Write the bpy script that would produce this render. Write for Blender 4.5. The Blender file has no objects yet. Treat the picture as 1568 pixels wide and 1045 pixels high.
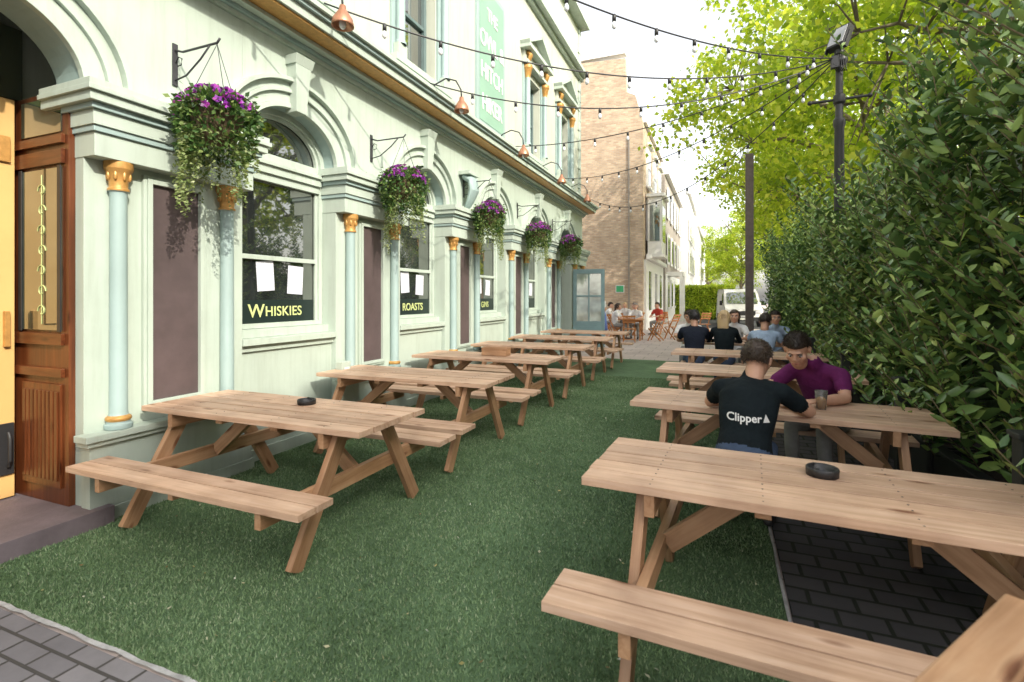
import bpy, math, random
import numpy as np
from mathutils import Vector, Matrix
from mathutils.bvhtree import BVHTree
random.seed(7); rng=np.random.default_rng(7)
S=bpy.context.scene
COL=S.collection
# ------------------------------------------------------------------ materials
def newmat(name):
    m=bpy.data.materials.new(name); m.use_nodes=True
    nt=m.node_tree; b=nt.nodes['Principled BSDF']; return m,nt,b
def N(nt,t,**k):
    n=nt.nodes.new(t)
    for a,v in k.items():
        if a in ('inp',):
            for kk,vv in v.items(): n.inputs[kk].default_value=vv
        else: setattr(n,a,v)
    return n
def ramp(nt,fac,stops):
    r=nt.nodes.new('ShaderNodeValToRGB'); e=r.color_ramp.elements
    while len(e)<len(stops): e.new(0.5)
    for i,(p,c) in enumerate(stops):
        e[i].position=p; e[i].color=(c[0],c[1],c[2],1)
    nt.links.new(fac,r.inputs[0]); return r.outputs[0]
def mul(nt,a,b,f=1.0):
    mx=N(nt,'ShaderNodeMix',data_type='RGBA',blend_type='MULTIPLY'); mx.inputs[0].default_value=f
    nt.links.new(a,mx.inputs[6]); nt.links.new(b,mx.inputs[7]); return mx.outputs[2]
def sc(c,f): return tuple(min(1,x*f) for x in c)
def mat(name,col,rough=.6,var=.12,vs=3.0,bs=40,bump=.15,metal=0,spec=.5,dist=.01,grime=0):
    m,nt,b=newmat(name)
    tc=N(nt,'ShaderNodeTexCoord')
    n=N(nt,'ShaderNodeTexNoise',inp={'Scale':vs,'Detail':6,'Roughness':.65})
    nt.links.new(tc.outputs['Object'],n.inputs['Vector'])
    c=ramp(nt,n.outputs['Fac'],[(.3,sc(col,1-var)),(.7,sc(col,1+var))])
    if grime:
        mp=N(nt,'ShaderNodeMapping'); mp.inputs['Scale'].default_value=(9,9,.8); nt.links.new(tc.outputs['Object'],mp.inputs['Vector'])
        n4=N(nt,'ShaderNodeTexNoise',inp={'Scale':1.0,'Detail':7,'Roughness':.7}); nt.links.new(mp.outputs[0],n4.inputs['Vector'])
        g=ramp(nt,n4.outputs['Fac'],[(.30,(1-grime,1-grime*1.05,1-grime*1.15)),(.52,(1,1,1))]); c=mul(nt,c,g)
    nt.links.new(c,b.inputs['Base Color'])
    b.inputs['Roughness'].default_value=rough; b.inputs['Metallic'].default_value=metal
    b.inputs['Specular IOR Level'].default_value=spec
    if bump>0:
        n2=N(nt,'ShaderNodeTexNoise',inp={'Scale':bs,'Detail':4})
        nt.links.new(tc.outputs['Object'],n2.inputs['Vector'])
        bp=N(nt,'ShaderNodeBump',inp={'Strength':bump,'Distance':dist})
        nt.links.new(n2.outputs['Fac'],bp.inputs['Height']); nt.links.new(bp.outputs[0],b.inputs['Normal'])
    return m
def leafmat(name,stops,trans=.4,rough=.45,tmul=1.3,patch=0):
    m,nt,b=newmat(name)
    g=N(nt,'ShaderNodeNewGeometry')
    c=ramp(nt,g.outputs['Random Per Island'],stops)
    if patch:
        tc=N(nt,'ShaderNodeTexCoord'); n=N(nt,'ShaderNodeTexNoise',inp={'Scale':patch,'Detail':5,'Roughness':.6}); nt.links.new(tc.outputs['Object'],n.inputs['Vector'])
        c=mul(nt,c,ramp(nt,n.outputs['Fac'],[(.36,(.60,.65,.58)),(.64,(1.0,1.0,1.0))]))
    nt.links.new(c,b.inputs['Base Color']); b.inputs['Roughness'].default_value=rough
    if trans<=0: return m
    t=N(nt,'ShaderNodeBsdfTranslucent')
    mx=N(nt,'ShaderNodeMix',data_type='RGBA',blend_type='MULTIPLY'); mx.inputs[0].default_value=1
    nt.links.new(c,mx.inputs[6]); mx.inputs[7].default_value=(tmul,tmul,tmul*.6,1)
    nt.links.new(mx.outputs[2],t.inputs['Color'])
    ms=N(nt,'ShaderNodeMixShader'); ms.inputs[0].default_value=trans
    nt.links.new(b.outputs[0],ms.inputs[1]); nt.links.new(t.outputs[0],ms.inputs[2])
    nt.links.new(ms.outputs[0],nt.nodes['Material Output'].inputs['Surface'])
    return m
def woodmat(name,c1,c2,c3,rough=.6,pr0=(.72,.68,.64)):
    m,nt,b=newmat(name)
    a=N(nt,'ShaderNodeAttribute',attribute_name='gc')
    mp=N(nt,'ShaderNodeMapping'); mp.inputs['Scale'].default_value=(1.6,26,26)
    nt.links.new(a.outputs['Vector'],mp.inputs['Vector'])
    n=N(nt,'ShaderNodeTexNoise',inp={'Scale':1.0,'Detail':7,'Roughness':.6,'Distortion':.7})
    nt.links.new(mp.outputs[0],n.inputs['Vector'])
    col=ramp(nt,n.outputs['Fac'],[(.27,c1),(.5,c2),(.73,c3)])
    g=N(nt,'ShaderNodeNewGeometry')
    pr=ramp(nt,g.outputs['Random Per Island'],[(0,pr0),(.5,(.90,.88,.85)),(1,(1.0,.97,.92))])
    c=mul(nt,col,pr)
    mp2=N(nt,'ShaderNodeMapping'); mp2.inputs['Scale'].default_value=(2.6,9,9)
    nt.links.new(a.outputs['Vector'],mp2.inputs['Vector'])
    v=N(nt,'ShaderNodeTexVoronoi',inp={'Scale':1.0}); nt.links.new(mp2.outputs[0],v.inputs['Vector'])
    kr=ramp(nt,v.outputs['Distance'],[(.07,(.30,.16,.09)),(.18,(1,1,1))])
    c=mul(nt,c,kr,.88)
    n3=N(nt,'ShaderNodeTexNoise',inp={'Scale':4.0,'Detail':5}); tc=N(nt,'ShaderNodeTexCoord')
    nt.links.new(tc.outputs['Object'],n3.inputs['Vector'])
    st=ramp(nt,n3.outputs['Fac'],[(.33,(.72,.69,.68)),(.6,(1,1,1))])
    c=mul(nt,c,st,.8)
    nt.links.new(c,b.inputs['Base Color'])
    b.inputs['Roughness'].default_value=rough
    bp=N(nt,'ShaderNodeBump',inp={'Strength':.4,'Distance':.004}); nt.links.new(n.outputs['Fac'],bp.inputs['Height'])
    nt.links.new(bp.outputs[0],b.inputs['Normal'])
    return m
def brickmat(name,c1,c2,mortar,bw,bh,ms,mode='wall',bump=.4,rough=.85,sat=.25):
    m,nt,b=newmat(name)
    tc=N(nt,'ShaderNodeTexCoord'); sp=N(nt,'ShaderNodeSeparateXYZ'); cb=N(nt,'ShaderNodeCombineXYZ')
    nt.links.new(tc.outputs['Object'],sp.inputs[0])
    if mode=='wall':
        ad=N(nt,'ShaderNodeMath',operation='ADD'); nt.links.new(sp.outputs[0],ad.inputs[0]); nt.links.new(sp.outputs[1],ad.inputs[1])
        nt.links.new(ad.outputs[0],cb.inputs[0]); nt.links.new(sp.outputs[2],cb.inputs[1])
    else:
        nt.links.new(sp.outputs[0],cb.inputs[0]); nt.links.new(sp.outputs[1],cb.inputs[1])
    br=N(nt,'ShaderNodeTexBrick',inp={'Color1':(*c1,1),'Color2':(*c2,1),'Mortar':(*mortar,1),'Scale':1.0,'Mortar Size':ms,'Brick Width':bw,'Row Height':bh,'Mortar Smooth':.3})
    nt.links.new(cb.outputs[0],br.inputs['Vector'])
    n=N(nt,'ShaderNodeTexNoise',inp={'Scale':1.3,'Detail':8,'Roughness':.7}); nt.links.new(tc.outputs['Object'],n.inputs['Vector'])
    r=ramp(nt,n.outputs['Fac'],[(.3,(1-sat,)*3),(.7,(1+0,)*3)])
    nt.links.new(mul(nt,br.outputs['Color'],r),b.inputs['Base Color'])
    bp=N(nt,'ShaderNodeBump',inp={'Strength':bump,'Distance':.01},invert=True); nt.links.new(br.outputs['Fac'],bp.inputs['Height'])
    nt.links.new(bp.outputs[0],b.inputs['Normal']); b.inputs['Roughness'].default_value=rough
    return m
def glassmat(name,col=(.015,.018,.018),refl=.4):
    m,nt,b=newmat(name)
    tc=N(nt,'ShaderNodeTexCoord'); n=N(nt,'ShaderNodeTexNoise',inp={'Scale':2.5,'Detail':2}); nt.links.new(tc.outputs['Object'],n.inputs['Vector'])
    bp=N(nt,'ShaderNodeBump',inp={'Strength':.05,'Distance':.02}); nt.links.new(n.outputs['Fac'],bp.inputs['Height'])
    c=ramp(nt,n.outputs['Fac'],[(.35,col),(.7,sc(col,2.6))]); nt.links.new(c,b.inputs['Base Color'])
    b.inputs['Roughness'].default_value=.05; b.inputs['Specular IOR Level'].default_value=.7
    g=N(nt,'ShaderNodeBsdfGlossy'); g.inputs['Roughness'].default_value=.02; g.inputs['Color'].default_value=(.8,.8,.75,1)
    nt.links.new(bp.outputs[0],g.inputs['Normal'])
    ms=N(nt,'ShaderNodeMixShader'); ms.inputs[0].default_value=refl
    nt.links.new(b.outputs[0],ms.inputs[1]); nt.links.new(g.outputs[0],ms.inputs[2]); nt.links.new(ms.outputs[0],nt.nodes['Material Output'].inputs['Surface'])
    return m
def papermat(name):
    m,nt,b=newmat(name)
    tc=N(nt,'ShaderNodeTexCoord'); sp=N(nt,'ShaderNodeSeparateXYZ'); nt.links.new(tc.outputs['Object'],sp.inputs[0])
    cb=N(nt,'ShaderNodeCombineXYZ'); nt.links.new(sp.outputs[1],cb.inputs[0]); nt.links.new(sp.outputs[2],cb.inputs[1])
    br=N(nt,'ShaderNodeTexBrick',inp={'Color1':(.36,.38,.44,1),'Color2':(.56,.58,.64,1),'Mortar':(.62,.64,.72,1),'Scale':1.0,'Mortar Size':.006,'Brick Width':.055,'Row Height':.017})
    nt.links.new(cb.outputs[0],br.inputs['Vector']); nt.links.new(br.outputs['Color'],b.inputs['Base Color']); b.inputs['Roughness'].default_value=.6
    return m
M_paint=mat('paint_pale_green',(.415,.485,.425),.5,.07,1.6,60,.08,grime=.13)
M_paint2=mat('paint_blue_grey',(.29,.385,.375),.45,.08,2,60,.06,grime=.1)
M_cream=mat('paint_cream',(.47,.495,.42),.55,.06,1.2,60,.08,grime=.12)
M_gold=mat('gold_paint',(.50,.27,.08),.4,.2,20,80,.1,metal=.3)
M_board=mat('brown_board',(.078,.056,.057),.6,.25,2.5,30,.1)
M_glass=glassmat('window_glass',refl=.30)
M_black=mat('black_metal',(.02,.02,.022),.45,.2,5,60,.05)
M_darkband=mat('black_vinyl',(.010,.02,.018),.4,.1,5,60,.0)
M_yellow=mat('yellow_door_paint',(.62,.39,.15),.4,.06,3,50,.03)
M_brownwood=woodmat('varnished_wood',(.06,.018,.006),(.12,.035,.012),(.19,.06,.02),.3)
M_wood=woodmat('pine_top',(.49,.31,.205),(.67,.46,.33),(.77,.57,.44),.5)
M_woodleg=woodmat('pine_leg',(.35,.19,.095),(.51,.30,.17),(.61,.40,.25),.5)
M_chairwood=woodmat('orange_chair_wood',(.35,.13,.03),(.5,.2,.05),(.6,.27,.08),.45)
M_step=mat('stone_step',(.17,.14,.155),.7,.25,4,60,.3)
M_paper=papermat('paper')
M_signgreen=mat('sign_green',(.22,.36,.28),.5,.08,2,50,.05)
M_white=mat('white_paint',(.70,.70,.68),.5,.04,3,50,.03)
M_letter=mat('letter_cream',(.50,.56,.24),.5,.05,3,50,0)
M_copper=mat('copper_lamp',(.42,.2,.12),.35,.2,12,60,.05,metal=.5)
M_bulb=mat('bulb_glass',(.75,.77,.8),.15,.03,3,50,0)
M_iron=mat('wrought_iron',(.035,.035,.04),.5,.2,5,60,.05)
M_sash=mat('sash_dark_teal',(.10,.15,.15),.4,.1,5,60,.03)
# ------------------------------------------------------------------ mesh builder
class MB:
    def __init__(s): s.v=[];s.f=[];s.m=[];s.g=[];s.sm=[]
    def add(s,vs,fs,mi=0,g=None,smooth=False):
        o=len(s.v); s.v+= [tuple(v) for v in vs]; s.g+= [tuple(x) for x in (g if g is not None else vs)]
        s.f+=[tuple(i+o for i in f) for f in fs]; s.m+=[mi]*len(fs); s.sm+=[smooth]*len(fs)
    def box(s,x0,x1,y0,y1,z0,z1,mi=0,M=None):
        vs=[Vector((x,y,z)) for x in(x0,x1) for y in(y0,y1) for z in(z0,z1)]
        if M is not None: vs=[M@v for v in vs]
        r=random.random()*50
        d=[x1-x0,y1-y0,z1-z0]; ax=d.index(max(d))
        g=[]
        for x in(x0,x1):
            for y in(y0,y1):
                for z in(z0,z1):
                    c=[x,y,z]; g.append((c[ax]+r,c[(ax+1)%3]+r,c[(ax+2)%3]))
        s.add(vs,[(0,1,3,2),(4,6,7,5),(0,4,5,1),(2,3,7,6),(0,2,6,4),(1,5,7,3)],mi,g)
    def plank(s,p0,p1,w,t,up,mi=0):
        p0=Vector(p0);p1=Vector(p1);d=(p1-p0);L=d.length;d.normalize();up=Vector(up)
        sd=d.cross(up).normalized(); u=sd.cross(d).normalized()
        vs=[];g=[];r=random.random()*50
        for a in(0,L):
            for b in(-w/2,w/2):
                for c in(-t/2,t/2):
                    vs.append(p0+d*a+sd*b+u*c); g.append((a+r,b+r,c))
        s.add(vs,[(0,1,3,2),(4,6,7,5),(0,4,5,1),(2,3,7,6),(0,2,6,4),(1,5,7,3)],mi,g)
    def loft(s,pts,rad,hint=(1,0,0),mi=0,seg=12,cap=True,smooth=True):
        pts=[Vector(p) for p in pts]; rad=[(r,r) if not isinstance(r,(tuple,list)) else r for r in rad]
        n=len(pts)
        if cap:
            d0=(pts[0]-pts[1]).normalized(); d1=(pts[-1]-pts[-2]).normalized()
            q=[pts[0]+d0*min(rad[0])*.85,pts[0]+d0*min(rad[0])*.55]+pts+[pts[-1]+d1*min(rad[-1])*.55,pts[-1]+d1*min(rad[-1])*.85]
            rr=[tuple(x*.35 for x in rad[0]),tuple(x*.8 for x in rad[0])]+rad+[tuple(x*.8 for x in rad[-1]),tuple(x*.35 for x in rad[-1])]
            pts,rad=q,rr; n=len(pts)
        h=Vector(hint); vs=[]
        for i in range(n):
            d=(pts[min(i+1,n-1)]-pts[max(i-1,0)]).normalized()
            a=h-d*h.dot(d)
            if a.length<1e-3: a=Vector((0,1,0))-d*d.y
            if a.length<1e-3: a=Vector((0,0,1))
            a.normalize(); b=d.cross(a)
            for j in range(seg):
                t=2*math.pi*j/seg
                vs.append(pts[i]+a*rad[i][0]*math.cos(t)+b*rad[i][1]*math.sin(t))
        fs=[]
        for i in range(n-1):
            for j in range(seg):
                k=(j+1)%seg; fs.append((i*seg+j,i*seg+k,(i+1)*seg+k,(i+1)*seg+j))
        fs.append(tuple(reversed(range(seg)))); fs.append(tuple(range((n-1)*seg,n*seg)))
        s.add(vs,fs,mi,smooth=smooth)
    def tube(s,pts,r,mi=0,seg=6):
        s.loft(pts,[r]*len(pts) if not isinstance(r,list) else r,(0.3,.2,1),mi,seg,cap=False)
    def lathe(s,c,prof,mi=0,seg=20,mis=None):
        c=Vector(c); vs=[];fs=[]
        for (r,z) in prof:
            for j in range(seg):
                t=2*math.pi*j/seg; vs.append(c+Vector((r*math.cos(t),r*math.sin(t),z)))
        for i in range(len(prof)-1):
            for j in range(seg):
                k=(j+1)%seg; fs.append((i*seg+j,i*seg+k,(i+1)*seg+k,(i+1)*seg+j))
        o=len(s.f); s.add(vs,fs,mi,smooth=True)
        if mis:
            for i in range(len(prof)-1):
                for j in range(seg): s.m[o+i*seg+j]=mis[i]
    def ell(s,c,r,mi=0,M=None,u=16,v=10):
        vs=[];fs=[];M=M or Matrix.Identity(3)
        c=Vector(c)
        vs.append(c+M@Vector((0,0,r[2])))
        for i in range(1,v):
            ph=math.pi*i/v
            for j in range(u):
                t=2*math.pi*j/u
                vs.append(c+M@Vector((r[0]*math.sin(ph)*math.cos(t),r[1]*math.sin(ph)*math.sin(t),r[2]*math.cos(ph))))
        vs.append(c+M@Vector((0,0,-r[2])))
        for j in range(u): fs.append((0,1+j,1+(j+1)%u))
        for i in range(v-2):
            for j in range(u):
                a=1+i*u+j;b=1+i*u+(j+1)%u; fs.append((a,a+u,b+u,b))
        L=len(vs)-1
        for j in range(u): fs.append((L,1+(v-2)*u+(j+1)%u,1+(v-2)*u+j))
        s.add(vs,fs,mi,smooth=True)
    def mesh(s,name,mats):
        me=bpy.data.meshes.new(name); me.from_pydata(s.v,[],s.f)
        for m in mats: me.materials.append(m)
        me.polygons.foreach_set('material_index',s.m); me.polygons.foreach_set('use_smooth',s.sm)
        at=me.attributes.new('gc','FLOAT_VECTOR','POINT'); at.data.foreach_set('vector',np.array(s.g,dtype=np.float32).ravel())
        me.update(); return me
    def obj(s,name,mats,parent=None,bevel=0):
        o=link(name,s.mesh(name,mats),parent)
        if bevel:
            b=o.modifiers.new('bevel','BEVEL'); b.width=bevel; b.segments=2; b.limit_method='ANGLE'
        return o
def link(name,data,parent=None,M=None):
    o=bpy.data.objects.new(name,data); COL.objects.link(o)
    if parent: o.parent=parent
    if M is not None: o.matrix_world=M
    return o
def empty(name): return link(name,None)
def arrmesh(name,V,F,mats,mi=None):
    me=bpy.data.meshes.new(name); V=np.asarray(V,dtype=np.float32); F=np.asarray(F,dtype=np.int32)
    me.vertices.add(len(V)); me.vertices.foreach_set('co',V.ravel())
    k=F.shape[1]; me.loops.add(F.size); me.loops.foreach_set('vertex_index',F.ravel())
    me.polygons.add(len(F)); me.polygons.foreach_set('loop_start',np.arange(0,F.size,k,dtype=np.int32))
    for m in mats: me.materials.append(m)
    if mi is not None: me.polygons.foreach_set('material_index',np.asarray(mi,dtype=np.int32))
    me.update(calc_edges=True); return me
def unit(a): return a/np.maximum(np.linalg.norm(a,axis=1,keepdims=True),1e-9)
def leaves(P,A,L,W,fold=.15):
    n=len(P); A=unit(A); R=rng.normal(size=(n,3))*.6+np.array([0,0,1.0]); B=unit(np.cross(A,R)); C=np.cross(A,B)
    L=L[:,None];W=W[:,None]
    v=np.stack([P,P+A*L*.3+B*W*.5,P+A*L*.68+B*W*.42,P+A*L+C*L*.10,P+A*L*.3-B*W*.5,P+A*L*.68-B*W*.42,P+A*L*.5+C*W*fold*1.5],axis=1).reshape(-1,3)
    o=(np.arange(n)*7)[:,None]
    f=np.concatenate([o+np.array([[0,1,2,3,6]]),o+np.array([[0,6,3,5,4]])],axis=1).reshape(-1,5)
    return v,f
def quadleaves(P,A,L,W):
    n=len(P); A=unit(A); R=rng.normal(size=(n,3)); B=unit(np.cross(A,R)); C=np.cross(A,B)
    L=L[:,None];W=W[:,None]
    v=np.stack([P,P+A*L*.45+B*W*.5+C*W*.1,P+A*L,P+A*L*.45-B*W*.5+C*W*.1],axis=1).reshape(-1,3)
    f=(np.arange(n)*4)[:,None]+np.array([[0,1,2,3]])
    return v,f
# ------------------------------------------------------------------ ground
M_asph=mat('asphalt',(.055,.055,.058),.9,.25,2,80,.4)
M_pave=brickmat('pavement_slabs',(.58,.49,.45),(.51,.43,.40),(.30,.26,.24),.6,.45,.012,'floor',.3)
M_block=brickmat('block_paving_shaded',(.105,.10,.105),(.07,.068,.075),(.02,.026,.016),.21,.14,.012,'floor',.8,sat=.4)  # dark grey carries the shade on the right-hand pavers in its colour
M_block2=brickmat('block_paving_light',(.29,.275,.29),(.21,.20,.215),(.08,.075,.07),.2,.1,.008,'floor',.7,sat=.4)
mb=MB(); mb.add([(-400,-300,-.12),(400,-300,-.12),(400,600,-.12),(-400,600,-.12)],[(0,1,2,3)]); mb.obj('ground',[M_asph])
mb=MB(); mb.box(-60,4.6,-12,27,-.3,0); mb.obj('pavement',[M_pave])
mb=MB(); mb.box(-60,-1.4,27.3,140,-.3,-.001); mb.obj('pavement',[M_pave])
mb=MB(); mb.box(5.5,9,28,140,-.3,-.001); mb.box(11.5,14,-12,27,-.3,-.001); mb.obj('pavement',[M_pave])
mb=MB(); mb.add([(.32,-6,.004),(3.2,-6,.004),(3.2,14,.004),(.32,14,.004)],[(0,1,2,3)]); mb.obj('block_paving',[M_block])
mb=MB(); mb.add([(-4.6,-6,.004),(.318,-6,.004),(.318,1.38,.004),(-4.6,1.38,.004)],[(0,1,2,3)]); mb.obj('block_paving',[M_block2])
M_turf=mat('turf_base',(.10,.175,.085),.95,.35,1.2,300,.9,dist=.01)
M_blade=leafmat('turf_blades',[(0,(.10,.175,.08)),(.5,(.17,.275,.125)),(.85,(.245,.36,.18)),(1,(.38,.43,.28))],0,.6,1.0,patch=1.1)
mb=MB(); mb.add([(-4.2,1.40,.008),(.30,1.40,.008),(.30,12.8,.008),(-4.2,12.8,.008)],[(0,1,2,3)]); turf=mb.obj('artificial_grass',[M_turf])
n=260000
yy=1.41+ (rng.random(n)**1.5)*8.5; xx=-4.0+4.29*rng.random(n)
P=np.stack([xx,yy,np.full(n,.008)],1); A=np.stack([rng.normal(size=n)*.45,rng.normal(size=n)*.45,np.ones(n)],1); A=unit(A)
h=(.010+.014*rng.random(n))[:,None]; w=(.0022+.0006*yy)[:,None]
B=unit(np.cross(A,rng.normal(size=(n,3))))
V=np.stack([P-B*w,P+B*w,P+A*h],1).reshape(-1,3); F=(np.arange(n)*3)[:,None]+np.array([[0,1,2]])
link('turf_blades',arrmesh('turf_blades',V,F,[M_blade]),turf)
M_edge=mat('edging_tape',(.42,.42,.42),.8,.3,14,80,.3)
mb=MB()
def ragged(x0,y0,x1,y1,w):
    k=60; vs=[];d=Vector((x1-x0,y1-y0,0)).normalized(); nn=Vector((-d.y,d.x,0))
    for i in range(k+1):
        t=i/k; p=Vector((x0+(x1-x0)*t,y0+(y1-y0)*t,.013+random.random()*.004))+nn*(random.random()-.5)*.012
        vs+= [p-nn*w*(.6+random.random()*.6),p+nn*w*(.6+random.random()*.6)]
    mb.add(vs,[(2*i,2*i+2,2*i+3,2*i+1) for i in range(k)])
ragged(-4.0,1.395,.3,1.395,.012); ragged(.305,1.4,.305,12.8,.008); mb.obj('turf_edging',[M_edge])
n=320; P=np.stack([-3.9+4.1*rng.random(n),1.5+7*rng.random(n)**1.3,np.full(n,.026)],1)
v,f=quadleaves(P,np.stack([rng.normal(size=n),rng.normal(size=n),.05*rng.normal(size=n)],1),.010+.026*rng.random(n)**2,.007+.012*rng.random(n))
link('fallen_petals',arrmesh('fallen_petals',v,f,[leafmat('petal_litter',[(0,(.7,.7,.66)),(.5,(.5,.5,.35)),(.75,(.35,.3,.1)),(1,(.12,.08,.04))],.1)]))
# ------------------------------------------------------------------ pub
pub=empty('pub_building')
XF=-4.0; HW=.605; SP=2.98; RZ=.47
def bays(): return range(-2,6)
mb=MB()
core=MB(); core.box(-13,-4.82,-4,15.6,0,9.9,0); core.obj('core_wall',[M_cream],pub)
for k in bays():
    Pc=2.72+2.45*k
    mb.box(-4.81,XF,Pc-.62,Pc+.62,0,SP,0)
    mb.box(-4.32,XF,Pc-.62,Pc+.62,SP+.001,4.05,0)
    mb.box(XF+.001,-3.89,Pc-.655,Pc+.655,0,.10,0); mb.box(XF+.001,-3.905,Pc-.635,Pc+.635,.101,.54,0)
    mb.box(XF+.001,-3.88,Pc-.66,Pc+.66,.541,.575,0); mb.box(XF+.001,-3.86,Pc-.68,Pc+.68,.576,.62,0)
    mb.box(XF+.001,XF+.012,Pc-.19,Pc+.19,.765,2.40,4)
    for (a,b,e) in((.19,.225,.045),(.2255,.25,.03)):
        mb.box(XF+.001,XF+e,Pc-b,Pc-a,.765-(b-.19),2.40+(b-.19),0); mb.box(XF+.001,XF+e,Pc+a,Pc+b,.765-(b-.19),2.40+(b-.19),0)
        mb.box(XF+.001,XF+e-.001,Pc-a+.0005,Pc+a-.0005,2.40+(a-.19),2.40+(b-.19),0); mb.box(XF+.001,XF+e-.001,Pc-a+.0005,Pc+a-.0005,.765-(b-.19),.765-(a-.19),0)
    for s_ in(-1,1):
        c=(XF+.045,Pc+s_*.43,0)
        prof=[(.0,.621),(.085,.622),(.085,.655),(.07,.66),(.07,.675),(.078,.685),(.078,.70),(.06,.715),(.055,.74),(.052,2.25),(.054,2.29),(.066,2.295),(.066,2.315),(.056,2.32),(.058,2.36),(.075,2.43),(.088,2.45),(.088,2.5)]
        mis=[1]*3+[1,3,3,3,1,1,1,1,3,3,3,3,3,3]
        mb.lathe(c,prof,1,20,mis)
        for j in range(8):
            t=j*math.pi/4; mb.ell((c[0]+.066*math.cos(t),c[1]+.066*math.sin(t),2.40),(.014,.014,.035),3,u=6,v=5)
    for (z0,z1,pr,ey) in((2.5,2.66,.13,.005),(2.661,2.70,.15,.02),(2.701,2.80,.165,.03),(2.801,2.84,.19,.05),(2.841,2.90,.225,.08),(2.901,2.935,.25,.10),(2.936,2.979,.235,.09)):
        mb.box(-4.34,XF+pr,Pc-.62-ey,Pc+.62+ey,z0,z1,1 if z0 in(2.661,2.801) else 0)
    mb.box(XF+.001,XF+.05,Pc-.14,Pc+.14,SP+.002,SP+.08,0)
OC=[2.72+2.45*k+1.225 for k in range(-2,5)]
def ring(o0,o1,x0,x1,oc,mi=0,seg=28):
    vs=[];fs=[]
    for i in range(seg+1):
        t=math.pi*i/seg; c,s_=math.cos(t),math.sin(t)
        for (o,x) in((o0,x0),(o0,x1),(o1,x1),(o1,x0)):
            vs.append((x,oc+(HW+o)*c,SP+.002+(RZ+o)*s_))
    for i in range(seg):
        for j in range(4):
            k=(j+1)%4; fs.append((i*4+j,i*4+k,(i+1)*4+k,(i+1)*4+j))
    fs.append((0,1,2,3)); fs.append((seg*4+3,seg*4+2,seg*4+1,seg*4))
    mb.add(vs,fs,mi)
for oc in OC:
    seg=28; vs=[];fs=[]
    for i in range(seg+1):
        t=math.pi*i/seg; y=oc+HW*math.cos(t); z=SP+RZ*math.sin(t)
        vs+=[(XF,y,4.05),(XF,y,z),(-4.30,y,z)]
    fr_=[];so_=[]
    for i in range(seg):
        fr_.append((i*3,i*3+1,i*3+4,i*3+3)); so_.append((i*3+1,i*3+2,i*3+5,i*3+4))
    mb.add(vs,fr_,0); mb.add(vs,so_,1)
    ring(-.012,.035,XF-.02,XF+.03,oc); ring(.036,.13,XF-.01,XF+.018,oc); ring(.131,.165,XF-.01,XF+.05,oc); ring(.166,.235,XF-.01,XF+.03,oc); ring(.236,.275,XF-.01,XF+.085,oc)
    def wedge(y0,y1,z0,z1,x1):
        vs=[(XF-.05,oc-y0,z0),(x1-.03,oc-y0,z0),(x1-.03,oc+y0,z0),(XF-.05,oc+y0,z0),(XF-.05,oc-y1,z1),(x1,oc-y1,z1),(x1,oc+y1,z1),(XF-.05,oc+y1,z1)]
        mb.add(vs,[(0,1,2,3),(7,6,5,4),(0,4,5,1),(1,5,6,2),(2,6,7,3),(3,7,4,0)],0)
    wedge(.065,.10,3.40,3.86,XF+.13); wedge(.115,.12,3.861,3.95,XF+.16)
for Pc in(7.62,):
    pts=[(XF+.06,Pc,3.55),(XF+.18,Pc,3.48),(XF+.20,Pc,3.32),(XF+.13,Pc,3.15),(XF+.08,Pc,3.06)]
    mb.loft(pts,[(.15,.06),(.15,.07),(.14,.07),(.11,.05),(.09,.04)],(0,1,0),1,12)
    mb.box(XF+.001,XF+.21,Pc-.18,Pc+.18,3.57,3.63,0)
Y0,Y1=-4,15.75
CZ=-.05
def cbox(a,b,c,d,e,f,m): mb.box(a,b,c,d,e+CZ,f+CZ,m)
cbox(-4.3,XF+.035,Y0,Y1,4.101,4.14,0); cbox(-4.3,XF+.07,Y0,Y1,4.141,4.175,1); cbox(-4.3,XF+.15,Y0,Y1,4.176,4.215,0)
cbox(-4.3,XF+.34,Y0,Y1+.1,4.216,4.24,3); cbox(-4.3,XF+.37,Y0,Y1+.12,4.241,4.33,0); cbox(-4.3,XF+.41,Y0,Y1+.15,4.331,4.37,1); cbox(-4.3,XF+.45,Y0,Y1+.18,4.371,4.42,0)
mb.box(-4.3,XF+.06,Y0,Y1,4.371,4.60,0)
for oc in OC:
    if abs(oc-1.495)<.1 or abs(oc-13.745)<.2: continue
    mb.box(-4.5,-4.06,oc-HW+.001,oc+HW-.001,0,1.04,0); mb.box(-4.5,-4.03,oc-HW+.001,oc+HW-.001,1.041,1.10,0); mb.box(-4.5,-3.985,oc-HW+.002,oc+HW-.002,1.101,1.16,0); mb.box(-4.5,-4.10,oc-HW+.001,oc+HW-.001,1.161,1.24,0)
    mb.box(-4.06,-4.035,oc-HW+.003,oc+HW-.003,0,.12,0)
wall=mb.obj('facade',[M_paint,M_paint2,M_cream,M_gold,M_board],pub,bevel=.004)
wb=MB()
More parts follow.
